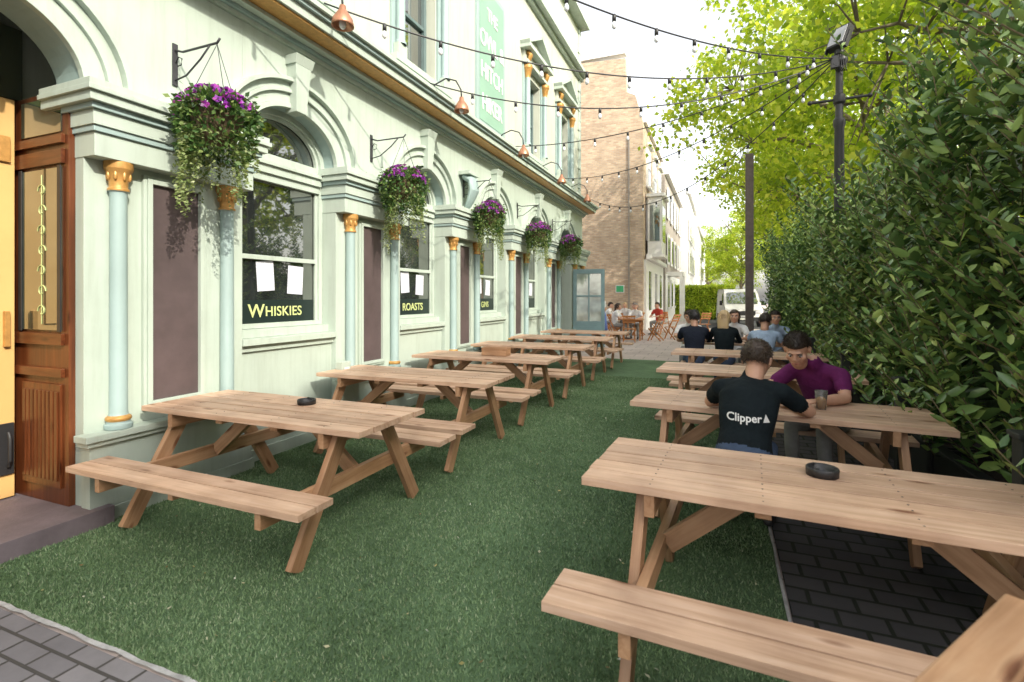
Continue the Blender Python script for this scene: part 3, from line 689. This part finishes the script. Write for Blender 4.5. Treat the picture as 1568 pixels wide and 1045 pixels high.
def terr(y0,y1,H,X,mw):
    b.box(-14,X,y0,y1,0,H,mw); b.box(-14,X+.25,y0,y1+.02,H+.001,H+.25,1); b.box(X+.001,X+.06,y0,y1,0,3,1)
    k=int((y1-y0)/2.6)
    for i in range(k):
        yc=y0+1.3+i*2.6
        for z in np.arange(.9,H-1.8,2.9):
            b.box(X+.061,X+.12,yc-.65,yc+.65,z-.15,z+1.8,1); b.box(X+.121,X+.13,yc-.48,yc+.48,z,z+1.6,2)
    for i in range(int((y1-y0)/5)):
        yc=y0+2+i*5; b.box(X-3,X-2.2,yc,yc+1.4,H+.25,H+1.5,mw)
terr(33,46,9.2,-3.2,0); terr(46.5,60,10.5,-2.6,1); terr(61,92,9.5,-2.4,1)
b.box(-3.19,-2.2,34,36,2.9,3.15,1); b.box(-2.4,-2.2,34,34.2,0,2.89,1); b.box(-2.4,-2.2,35.8,36,0,2.89,1)
b.obj('walls',[M_brick2,M_white,M_fg],th)
b=MB(); ah=empty('unseen_shade_houses')  # out-of-view row added opposite, its height and end set to shade the courtyard
M_render=mat('cream_render',(.66,.61,.5),.8,.08,1,20,.2)
for i in range(4):
    y=-40+i*11.4; b.box(14.5,26,y,y+11.2,-.12,14.2,0)
    for j in range(4):
        for z in(1,4.4,7.8,11.2): b.box(14.47,14.499,y+.9+j*2.7,y+2.1+j*2.7,z,z+1.8,1)
b.obj('walls',[M_render,M_fg],ah)
# ------------------------------------------------------------------ poles
p=MB(); p.box(.50,.66,12,12.16,.004,4.62); p.obj('timber_post',[mat('dark_timber',(.11,.085,.075),.8,.3,8,40,.4)],bevel=.01)
lp=MB(); X,Y=1.60,8.65
q=1.33
lp.lathe((X,Y,0),[(.11,0),(.11,.7),(.08,.8),(.062,4.0),(.08,4.05),(.08,4.12),(.052,4.16),(.046,5.05),(.065,5.07),(.065,5.14),(.03,5.16)],0,16)
lp.tube([(X-.36,Y+.02,4.42),(X+.36,Y-.02,4.42)],.02,0,8); lp.ell((X-.37,Y+.02,4.42),(.034,.034,.034),0); lp.ell((X+.37,Y-.02,4.42),(.034,.034,.034),0); lp.lathe((X,Y,0),[(.05,4.34),(.08,4.37),(.08,4.47),(.05,4.5)],0,12)
Mf=Matrix.Translation((X,Y-.02,5.30))@Matrix.Rotation(math.radians(-45),4,'Z')@Matrix.Rotation(math.radians(-25),4,'X')@Matrix.Scale(q,4)
lp.box(-.10,.10,-.035,.045,-.13,.13,0,Mf); lp.box(-.085,.085,-.042,-.036,-.11,.11,1,Mf); lp.box(-.115,-.102,-.02,.02,-.16,.05,0,Mf); lp.box(.102,.115,-.02,.02,-.16,.05,0,Mf)
lp.ell((X+.02,Y,4.98),(.09,.09,.09),0); lp.box(X-.12,X-.03,Y-.12,Y-.04,4.85,5.02,0)
for i in range(7): lp.tube([(X-.06+.02*i,Y-.06,5.05),(X-.12+.03*i,Y-.12,4.92-.02*i),(X-.04+.02*i,Y-.06,4.80)],.008,0,5)
lp.obj('lamp_column',[M_black,glassmat('lamp_lens',(.2,.2,.2),.2)],bevel=.003)
def string(a,b_,sag,name='string_lights'):
    sb=MB(); a=Vector(a);b_=Vector(b_); L=(b_-a).length; n=40; pts=[]
    for i in range(n+1):
        t=i/n; p=a.lerp(b_,t); p.z-=sag*4*t*(1-t); pts.append(p)
    sb.tube(pts,.009,0,5)
    k=int(L/.58)
    for i in range(1,k):
        t=i/k; p=a.lerp(b_,t); p.z-=sag*4*t*(1-t); p=p+Vector((0,0,-.006)); 
        sb.lathe(p,[(.0,.012),(.018,.01),(.021,-.015),(.021,-.06),(.0,-.062)],0,8)
        sb.lathe(p,[(.012,-.06),(.016,-.07),(.026,-.10),(.024,-.12),(.010,-.138),(.0,-.14)],1,10)
    sb.obj(name,[M_black,M_bulb])
PT=(X-.03,Y-.02,5.02)
string((-3.6,1.9,5.0),PT,.55); string((-3.62,3.95,4.45),PT,.5); string((-3.62,5.9,4.42),PT,.52); string((-4.0,9.6,4.62),PT,.32); string((-4.0,13.2,4.75),PT,.5); string((-3.62,15.2,4.5),PT,.95)
# ------------------------------------------------------------------ van
def van(x,y,rot=0):
    e=empty('white_van'); v=MB()
    prof=[(2.4,.35),(2.5,.6),(2.45,1.0),(1.85,1.22),(1.15,1.95),(.7,2.12),(-2.3,2.15),(-2.5,1.9),(-2.5,.35)]
    m=len(prof); vs=[]
    for xs in(-.86,-.95,.95,.86):
        for (a,z) in prof:
            ix=xs*(1-.10*max(0,(z-1.1))/1.0); ins=.06 if abs(xs)<.9 else 0
            vs.append((ix,-a*(1-ins*.3),z))
    fs=[]
    for s_ in range(3):
        for i in range(m): fs.append((s_*m+i,s_*m+(i+1)%m,(s_+1)*m+(i+1)%m,(s_+1)*m+i))
    fs.append(tuple(reversed(range(m)))); fs.append(tuple(range(3*m,4*m)))
    v.add(vs,fs,0)
    v.add([(-.80,-1.83,1.285),(.80,-1.83,1.285),(.74,-1.23,1.935),(-.74,-1.23,1.935)],[(0,1,2,3)],1)
    for s_ in(-1,1):
        v.box(s_*.70-.14,s_*.70+.14,-2.52,-2.44,.78,.98,3); v.box(s_*1.08-.07,s_*1.08+.07,-1.55,-1.45,1.2,1.45,2)
        for yy_ in(-1.55,1.5):
            v.loft([(s_*.80,yy_,.33),(s_*.98,yy_,.33)],[.33,.33],(0,0,1),2,20,cap=False); v.loft([(s_*.981,yy_,.33),(s_*.99,yy_,.33)],[.18,.18],(0,0,1),3,14,cap=False)
        v.add([(s_*.965,-1.5,1.3),(s_*.965,-.6,1.3),(s_*.91,-.6,1.85),(s_*.91,-1.2,1.85)],[(0,1,2,3)],1)
    v.box(-.55,.55,-2.53,-2.46,.66,.9,2); v.box(-.93,.93,-2.56,-2.42,.36,.56,2); v.box(-.26,.26,-2.575,-2.561,.42,.53,4)
    v.obj('body',[M_white,glassmat('windscreen',(.05,.06,.07),.3),M_black,mat('headlamp',(.6,.6,.62),.2),mat('plate',(.6,.6,.55),.5)],e,bevel=.02)
    e.location=(x,y,-.12); e.rotation_euler=(0,0,rot)
van(.95,33,math.radians(6))
# ------------------------------------------------------------------ people
def fin(mb,name,vox,sm=3):
    o=mb.obj(name,[M_white]); r=o.modifiers.new('r','REMESH'); r.mode='VOXEL'; r.voxel_size=vox; r.use_smooth_shade=True
    s_=o.modifiers.new('s','SMOOTH'); s_.factor=.5; s_.iterations=sm
    bpy.context.view_layer.update(); dg=bpy.context.evaluated_depsgraph_get()
    me=bpy.data.meshes.new_from_object(o.evaluated_get(dg)); old=o.data; bpy.data.objects.remove(o); bpy.data.meshes.remove(old); me.name=name
    me.polygons.foreach_set('use_smooth',[True]*len(me.polygons)); return me
def cloth(name,col):
    return mat(name,col,.85,.18,9,14,.8,dist=.02,spec=.2)
M_skin=mat('skin',(.55,.31,.21),.5,.06,20,150,.05)
M_lips=mat('lips',(.38,.13,.11),.5,.05,20,50,0)
M_eye=mat('eye_white',(.7,.7,.7),.3,.02,3,50,0)
M_pupil=mat('pupil',(.02,.015,.01),.2,.02,3,50,0)
def hairmat(name,c): return leafmat(name,[(0,sc(c,.6)),(.6,c),(1,sc(c,1.6))],.0,.45)
def v3(*a): return Vector(a)
def hand(hb,w,d,nrm,side,curl=.5,s=1.0):
    d=d.normalized(); nrm=(nrm-d*nrm.dot(d)).normalized(); sd=(side-d*side.dot(d)-nrm*side.dot(nrm)).normalized()
    hb.loft([w-d*.01,w+d*.03*s,w+d*.085*s],[(.024*s,.018*s),(.036*s,.015*s),(.041*s,.012*s)],sd,0,12)
    for i,(off,L) in enumerate(((.030,.070),(.010,.078),(-.010,.072),(-.029,.056))):
        p=w+d*.085*s+sd*off*s; pts=[p-d*.02]; dd=d.copy(); ang=0
        for q,fr in enumerate((.45,.30,.25)):
            dd=(dd-nrm*math.tan(min(1.2,curl*.7))).normalized() if curl>0 else dd
            p=p+dd*L*fr*s; pts.append(p)
        hb.loft(pts,[.0095*s,.009*s,.0085*s,.0075*s],sd,0,8)
    p=w+d*.025*s+sd*.028*s; t1=(d*.6+sd*.75-nrm*.15).normalized(); t2=(d*.9+sd*.3-nrm*.25).normalized()
    hb.loft([p-t1*.01,p+t1*.035*s,p+t1*.035*s+t2*.03*s,p+t1*.035*s+t2*.05*s],[.013*s,.011*s,.0095*s,.008*s],nrm,0,8)
def head(parent,c,R,hairm,style='short',skin=M_skin,s=1.0,detail=True):
    h=MB(); f=lambda x,y,z: Vector(c)+R@(Vector((x,y,z))*s)
    Rs=R
    def E(x,y,z,a,b_,cc): h.ell(f(x,y,z),(a*s,b_*s,cc*s),0,Rs)
    E(0,-.012,.035,.076,.094,.085); E(0,.022,-.02,.064,.072,.085); E(0,.045,-.075,.040,.040,.032); E(0,.01,-.06,.056,.06,.045)
    h.loft([f(0,.088,.02),f(0,.104,-.012),f(0,.098,-.026)],[.009*s,.013*s,.014*s],R@Vector((1,0,0)),0,8)
    E(-.014,.092,-.026,.009,.011,.008);E(.014,.092,-.026,.009,.011,.008)
    E(0,.082,.030,.05,.014,.010); E(-.045,.062,-.015,.022,.022,.022);E(.045,.062,-.015,.022,.022,.022)
    E(0,.083,-.052,.024,.012,.006); E(0,.081,-.062,.020,.012,.007)
    for sx in(-1,1):
        E(sx*.078,-.008,-.002,.009,.020,.032); E(sx*.083,-.014,.01,.008,.016,.02)
    h.loft([f(0,-.02,-.05),f(0,-.03,-.13)],[.055*s,.056*s],R@Vector((1,0,0)),0,14)
    me=fin(h,'head',.006 if detail else .010,2); me.materials.clear(); me.materials.append(skin); link('head',me,parent)
    e=MB()
    for sx in(-1,1):
        e.ell(f(sx*.030,.077,.006),(.0145*s,.012*s,.0095*s),0,Rs,12,8); e.ell(f(sx*.030,.0875,.004),(.0058*s,.003*s,.0058*s),1,Rs,10,6)
        e.loft([f(sx*.014,.092,.026),f(sx*.032,.092,.031),f(sx*.048,.080,.025)],[.003*s,.004*s,.0025*s],R@Vector((0,0,1)),2,6)
        e.loft([f(sx*.016,.088,.0135),f(sx*.030,.0905,.0165),f(sx*.044,.080,.0125)],[.0022*s,.003*s,.002*s],R@Vector((0,0,1)),2,6)
    e.loft([f(-.022,.089,-.057),f(0,.0965,-.055),f(.022,.089,-.057)],[.003*s,.0045*s,.003*s],R@Vector((0,0,1)),3,6)
    e.obj('face_features',[M_eye,M_pupil,hairm,M_lips],parent)
    hr=MB(); u,v_=28,20; vs=[];keep=[]
    rr=random.Random(int(abs(c[0])*100))
    for i in range(v_+1):
        ph=math.pi*i/v_
        for j in range(u):
            t=2*math.pi*j/u; x=math.sin(ph)*math.cos(t); y=math.sin(ph)*math.sin(t); z=math.cos(ph)
            k=1+.02*math.sin(9*x+5*z)+rr.uniform(-.012,.012)
            vs.append(f(x*.084*k,(-.012+y*.103*k),.033+z*.097*k)); keep.append((x,y,z))
    fs=[]
    for i in range(v_):
        for j in range(u):
            a,b1,c1,d1=i*u+j,i*u+(j+1)%u,(i+1)*u+(j+1)%u,(i+1)*u+j
            x,y,z=[sum(keep[q][w] for q in(a,b1,c1,d1))/4 for w in range(3)]
            if style=='long': ok=(z>.42 if y>.35 else z>-.9)
            else: ok= z> (.38 if y>.45 else (.18 if y>.1 else (-.15 if y>-.25 else -.62)))
            if ok: fs.append((a,d1,c1,b1))
    hr.add(vs,fs,0,smooth=True)
    if style=='long':
        hr.loft([f(0,-.06,.05),f(0,-.095,-.03),f(0,-.105,-.14),f(0,-.10,-.26)],[(.075*s,.05*s),(.085*s,.04*s),(.08*s,.03*s),(.05*s,.02*s)],R@Vector((1,0,0)),0,14)
    ho=hr.obj('hair',[hairm],parent); so=ho.modifiers.new('s','SOLIDIFY'); so.thickness=.006*s
    g=np.random.default_rng(3); n=2600 if detail else 700
    q=g.normal(size=(n*3,3)); q=unit(q); x,y,z=q.T
    if style=='long': ok=np.where(y>.35,z>.42,z>-.7)
    else: ok=z>np.where(y>.45,.40,np.where(y>.1,.2,np.where(y>-.25,-.12,-.6)))
    q=q[ok][:n]; Pn=q*np.array([.085,.104,.098])+np.array([0,-.012,.033])
    A=q*.35+np.array([0,.5,0])*(q[:,2:3]>.3)+np.array([0,-.1,-.9])*(q[:,2:3]<=.3)+g.normal(size=q.shape)*.2
    if style=='long': A=q*.2+np.array([0,-.4,-1.0])+g.normal(size=q.shape)*.12
    Rn=np.array(R); Pw=(Pn*s)@Rn.T+np.array(c); Aw=A@Rn.T
    L=(.018 if style!='long' else .05)*s*(.7+.6*g.random(len(q)))
    vv,ff=quadleaves(Pw,Aw,L,np.full(len(q),.003*s if detail else .007*s)); link('hair_tufts',arrmesh('hair_tufts',vv,ff,[hairm]),parent)
def human(name,M,sh_y=.1,sh_x=0,turn=0,hipz=.55,stand=False,shirt=None,trou=None,hairm=None,style='short',arms=None,headc=None,headR=None,sleeve=.62,s=1.0,detail=True,female=False,legs=None,skirt=None,T=.47):
    B=MB(); bones=[]
    P=lambda p: M@(Vector(p)*1.0)
    X3=(M.to_3x3()@Vector((math.cos(turn),math.sin(turn),0)))
    hip=v3(0,0,hipz); sh=v3(sh_x,sh_y,hipz+math.sqrt(max(.05,T*T-sh_y*sh_y-sh_x*sh_x))); d=(sh-hip)
    w=.92 if female else 1.0
    def at(t,off=0): return hip+d*t+v3(0,off,0)
    tors=[(-.12,.150,.115,0),(.05,.165*1.02,.125,0),(.32,.152*w,.110,-.012),(.6,.172*w,.12,-.03),(.85,.185*w,.115,-.03),(1.0,.15*w,.085,-.01),(1.08,.075,.062,0),(1.2,.056,.056,.015)]
    B.loft([P(at(a,o)) for a,_,_,o in tors],[(b_*s,c_*s) for _,b_,c_,_ in tors],X3,0,20)
    bones+=[(P(at(-.12)),P(at(.08)),.16,'t'),(P(at(.12)),P(at(1.0)),.16,'s'),(P(at(1.12)),P(at(1.25)),.05,'k')]
    c_,s_n=math.cos(turn),math.sin(turn)
    for i,sd in enumerate((-1,1)):
        so=sh+v3(sd*.175*w*c_,sd*.175*s_n*w,-.015); e,wr=[v3(*q) for q in arms[i]]
        B.loft([P(sh+v3(sd*.08*c_,sd*.08*s_n,.0)),P(so),P(so.lerp(e,.45)),P(e),P(e.lerp(wr,.35)),P(wr)],[.062*s,.062*s,.052*s*w,.043*s*w,.043*s*w,.029*s*w],(0,0,1),0,12)
        sl=so.lerp(e,sleeve) if sleeve<=1 else e.lerp(wr,sleeve-1)
        if sleeve<=1: B.loft([P(so),P(so.lerp(e,sleeve*.6)),P(sl)],[.066*s,.061*s,.062*s],(0,0,1),0,12,cap=False)
        bones+=[(P(sh),P(so),.06,'s'),(P(so),P(sl),.055,'s'),(P(sl),P(e),.045,'k') if sleeve<=1 else (P(so),P(e),.05,'s'),(P(e),P(wr),.04,'k' if sleeve<=1.5 else 's')]
    for i,sd in enumerate((-1,1)):
        if legs: hj,kn,an,toe=[v3(*q) for q in legs[i]]
        else: hj=v3(sd*.085,.02,hipz-.02); kn=v3(sd*.12,.43,hipz-.03); an=v3(sd*.12,.38,.10); toe=v3(sd*.14,.55,.045)
        B.loft([P(hj),P(hj.lerp(kn,.5)),P(kn),P(kn.lerp(an,.3)),P(an)],[.09*s,.075*s,.058*s,.056*s,.042*s],(1,0,0),0,14)
        heel=an+v3(0,-.04,-.05) ; 
        B.loft([P(heel),P(an+v3(0,.03,-.045)),P(toe)],[(.036,.034),(.042,.036),(.042,.024)],(1,0,0),0,10)
        bones+=[(P(hj),P(kn),.08,'t'),(P(kn),P(an+v3(0,0,.03)),.05,'l'),(P(an+v3(0,-.05,-.06)),P(toe),.05,'b')]
    me=fin(B,name,.013 if detail else .018,4)
    mats=[shirt,trou,M_skin,M_black]; me.materials.clear()
    for m_ in mats: me.materials.append(m_)
    lab={'s':0,'t':1,'l':2 if skirt else 1,'k':2,'b':3}
    ctr=np.zeros(len(me.polygons)*3); me.polygons.foreach_get('center',ctr); ctr=ctr.reshape(-1,3)
    best=np.full(len(ctr),1e9); idx=np.zeros(len(ctr),dtype=np.int32)
    for (a,b_,r_,l) in bones:
        a=np.array(a);ab=np.array(b_)-a; t=np.clip(((ctr-a)@ab)/max(ab@ab,1e-9),0,1); dist=np.linalg.norm(ctr-(a+t[:,None]*ab),axis=1)-r_
        mk=dist<best; best[mk]=dist[mk]; idx[mk]=lab[l]
    me.polygons.foreach_set('material_index',idx)
    o=link(name,me)
    hb=MB()
    for i,sd in enumerate((-1,1)):
        e,wr=[v3(*q) for q in arms[i]]; dv=M.to_3x3()@(wr-e); 
        hand(hb,P(wr),dv,v3(0,0,1) if not stand else M.to_3x3()@v3(sd,0,0),M.to_3x3()@v3(-sd,.2,0) if not stand else M.to_3x3()@v3(0,1,0),.35,1.0)
    hm=fin(hb,'hands',.004 if detail else .006,2); hm.materials.clear(); hm.materials.append(M_skin); link('hands',hm,o)
    hc=headc if headc else (sh.x,sh.y+.05,sh.z+.19)
    R=M.to_3x3()@(headR if headR else Matrix.Identity(3)); head(o,P(hc),R,hairm,style,s=1.08,detail=detail)
    if skirt:
        k=MB(); k.loft([P(hip+v3(0,0,.12)),P(hip+v3(0,0,-.05)),P(hip+v3(0,.01,-.3)),P(hip+v3(0,.02,-.52))],[(.14,.11),(.19,.15),(.22,.19),(.25,.22)],(1,0,0),0,24,cap=False); k.obj('skirt',[skirt],o)
    return o
Rz=lambda a: Matrix.Rotation(math.radians(a),3,'Z'); Rx=lambda a: Matrix.Rotation(math.radians(a),3,'X'); Ry=lambda a: Matrix.Rotation(math.radians(a),3,'Y')
H_dark=hairmat('hair_dark',(.028,.018,.012)); H_brown=hairmat('hair_brown',(.05,.032,.02)); H_blonde=hairmat('hair_blonde',(.5,.36,.19)); H_black=hairmat('hair_black',(.015,.012,.012)); H_grey=hairmat('hair_grey',(.3,.28,.26))
C_black=cloth('black_tshirt',(.006,.011,.014)); C_purple=cloth('purple_tshirt',(.12,.016,.09)); C_jean=cloth('jeans',(.06,.09,.15)); C_grey=cloth('grey_shorts',(.28,.28,.27)); C_blue=cloth('pale_blue_shirt',(.35,.45,.6)); C_white=cloth('white_shirt',(.7,.7,.7)); C_navy=cloth('navy_top',(.012,.016,.028)); C_red=cloth('red_top',(.5,.06,.04)); C_stripe=cloth('skirt_blue',(.15,.22,.5))
MT=lambda x,y,a=0: Matrix.Translation((x,y,0))@Matrix.Rotation(math.radians(a),4,'Z')
manA=human('man_in_black_tshirt',MT(.13,3.47,-8),sh_y=.24,sh_x=.02,shirt=C_black,trou=C_jean,hairm=H_brown,
  arms=[[(-.26,.42,.80),(-.10,.62,.80)],[(.36,.40,.80),(.25,.62,.80)]],headc=(.05,.34,1.12),headR=Rz(-8)@Rx(-22),sleeve=.62)
def onto(body,target,origin,dirv,rightv,size,m):
    c=bpy.data.curves.new('l','FONT'); c.body=body; c.size=size; c.align_x='CENTER'; c.offset=size*.02; c.resolution_u=3
    o=link('l',c); bpy.context.view_layer.update(); dg=bpy.context.evaluated_depsgraph_get(); me=bpy.data.meshes.new_from_object(o.evaluated_get(dg)); bpy.data.objects.remove(o)
    import bmesh
    b=bmesh.new(); b.from_mesh(me); bmesh.ops.triangulate(b,faces=b.faces); bmesh.ops.subdivide_edges(b,edges=b.edges,cuts=2)
    bm=bmesh.new(); bm.from_mesh(target.data); tr=BVHTree.FromBMesh(bm)
    rv=rightv.normalized(); dv=dirv.normalized(); up=rv.cross(dv).normalized()
    x0=max(v.co.x for v in b.verts)
    vs=[b.verts.new((x0+.006,0,0)),b.verts.new((x0+.045,-.0,0)),b.verts.new((x0+.022,.05,0))]; fnew=b.faces.new(vs); 
    for v in b.verts:
        p=origin+rv*v.co.x+up*v.co.y; hit=tr.ray_cast(p,dv)
        v.co=(hit[0]-dv*.003) if hit[0] is not None else p
    b.to_mesh(me); b.free(); bm.free(); me.materials.clear(); me.materials.append(m); link('shirt_print',me,target)
onto('Clipper',manA,Vector((.135,3.0,.78)),Vector((0,1,0)),Vector((1,0,0)),.066,M_white)
manB=human('man_in_purple_tshirt',MT(.84,4.92,150),sh_y=.31,sh_x=-.02,T=.52,shirt=C_purple,trou=C_grey,hairm=H_dark,
  arms=[[(-.27,.44,.80),(-.18,.70,.80)],[(.28,.52,.80),(.06,.68,.80)]],headc=(.03,.53,1.14),headR=Rz(14)@Rx(-30),sleeve=.6)
gm,gnt,gb=newmat('beer_glass'); gb.inputs['Base Color'].default_value=(.85,.82,.75,1); gb.inputs['Roughness'].default_value=.05; gb.inputs['Transmission Weight'].default_value=.9
M_beer=mat('beer',(.5,.25,.04),.2,.05,3,50,0)
def pint(x,y,z):
    b=MB(); b.lathe((x,y,z),[(.0,.0),(.03,.0),(.034,.06),(.042,.13),(.041,.13),(.033,.06),(.028,.008),(.0,.008)],0,20); b.lathe((x,y,z),[(.0,.009),(.0275,.009),(.032,.06),(.034,.075),(.0,.075)],1,16); b.obj('pint_glass',[gm,M_beer])
pint(.66,4.16,.757); pint(-.2,9.7,.757); pint(.1,9.9,.757)
AR=[[(-.25,.30,.80),(-.12,.52,.80)],[(.25,.30,.80),(.12,.52,.80)]]
human('man_in_navy_shirt',MT(-.40,9.02,5),sh_y=.14,shirt=C_navy,trou=C_jean,hairm=H_black,arms=AR,headR=Rx(-8)@Rz(10),detail=False)
human('blonde_woman',MT(.06,9.02,0),sh_y=.12,shirt=C_black,trou=C_jean,hairm=H_blonde,style='long',arms=AR,headR=Rz(-10),detail=False,female=True,sleeve=1.9)
human('man_in_pale_blue_shirt',MT(.62,9.0,-12),sh_y=.24,shirt=C_blue,trou=C_grey,hairm=H_dark,arms=AR,headR=Rx(-20),detail=False)
human('man_in_white_shirt',MT(-.55,10.55,180),sh_y=.2,shirt=C_white,trou=C_grey,hairm=H_brown,arms=AR,headR=Rx(-10),detail=False)
human('woman_in_white_top',MT(.25,10.55,178),sh_y=.16,shirt=C_white,trou=C_grey,hairm=H_brown,style='long',arms=AR,detail=False,female=True)
human('man_in_blue_shirt',MT(.9,10.55,185),sh_y=.2,shirt=C_blue,trou=C_grey,hairm=H_dark,arms=AR,detail=False)
def smalltable(x,y):
    t=MB(); 
    for i in range(7): t.box(x-.35,x+.35,y-.35+i*.1,y-.26+i*.1,.72,.745)
    for a in(-1,1):
        for b_ in(-1,1): t.plank((x+a*.28,y+b_*.28,0),(x+a*.28,y+b_*.28,.719),.04,.04,(1,0,0))
    t.box(x-.3,x+.3,y-.3,y-.27,.66,.719); t.box(x-.3,x+.3,y+.27,y+.3,.66,.719)
    t.obj('cafe_table',[M_chairwood])
AR2=[[(-.24,.24,.78),(-.12,.45,.76)],[(.24,.24,.78),(.12,.45,.76)]]
LG=[[(-.085,0,.88),(-.09,.10,.48),(-.09,-.02,.10),(-.1,.13,.04)],[(.085,0,.88),(.09,-.04,.48),(.09,-.26,.14),(.1,-.12,.05)]]
human('woman_in_blue_skirt',MT(-3.85,17.6,60),stand=True,hipz=.93,sh_y=.02,shirt=C_white,trou=C_stripe,hairm=H_brown,style='long',legs=LG,skirt=C_stripe,female=True,arms=[[(-.24,-.03,1.12),(-.25,.05,.88)],[(.24,.0,1.12),(.22,.18,.95)]],detail=False)
smalltable(-3.7,20.9); smalltable(-2.9,18.6)
for (x,y,a,sh,hm,st) in((-4.35,21.0,-90,C_white,H_brown,'short'),(-3.05,21.0,90,C_red,H_dark,'long'),(-3.7,21.7,180,C_white,H_blonde,'long'),(-2.9,19.3,180,C_white,H_grey,'short'),(-2.3,21.6,150,C_red,H_brown,'short'),(-3.6,18.6,-90,C_white,H_brown,'long')):
    human('seated_customer',MT(x,y,a),sh_y=.12,shirt=sh,trou=C_grey,hairm=hm,style=st,arms=AR2,detail=False); chair(x,y,a)
for (x,y,a) in((-3.7,20.1,0),(-2.9,17.7,10),(-2.1,18.6,80),(-1.6,19.5,60),(-2.2,22.3,200),(-1.0,20.4,130),(-.6,22,30)): chair(x,y,a)
armchair(.626,.869,234.5)
# ------------------------------------------------------------------ light & camera
el=math.radians(33); az=math.radians(118)
ts=Vector((math.sin(az)*math.cos(el),math.cos(az)*math.cos(el),math.sin(el)))
sd=bpy.data.lights.new('sun','SUN'); sd.energy=5; sd.angle=math.radians(.5); sd.color=(1,.92,.78)
so=link('sun',sd); so.rotation_euler=ts.to_track_quat('Z','Y').to_euler(); so.location=(20,-20,30)
W=bpy.data.worlds.new('World'); S.world=W; W.use_nodes=True; nt=W.node_tree
sk=nt.nodes.new('ShaderNodeTexSky'); sk.sky_type='NISHITA'; sk.sun_disc=False; sk.sun_elevation=el; sk.sun_rotation=az; sk.air_density=1.0; sk.dust_density=3; sk.ozone_density=.6
hs=nt.nodes.new('ShaderNodeHueSaturation'); hs.inputs['Saturation'].default_value=.3
wm=nt.nodes.new('ShaderNodeMix'); wm.data_type='RGBA'; wm.blend_type='MULTIPLY'; wm.inputs[0].default_value=1; wm.inputs[7].default_value=(1.03,1.0,.96,1)
nt.links.new(sk.outputs[0],hs.inputs['Color']); nt.links.new(hs.outputs[0],wm.inputs[6]); nt.links.new(wm.outputs[2],nt.nodes['Background'].inputs['Color']); nt.nodes['Background'].inputs['Strength'].default_value=.48
cam=bpy.data.cameras.new('camera'); co=link('camera',cam); S.camera=co
th_=math.atan(319/780)
cam.sensor_width=36; cam.lens=780/1568*36; cam.shift_y=-67.5/1568; cam.clip_end=2000; cam.clip_start=.05
cam.dof.use_dof=True; cam.dof.focus_distance=5.0; cam.dof.aperture_fstop=2.8
co.location=(0,0,1.55); co.rotation_euler=(math.radians(90),0,th_)
S.view_settings.view_transform='Standard'; S.view_settings.look='None'; S.view_settings.exposure=0
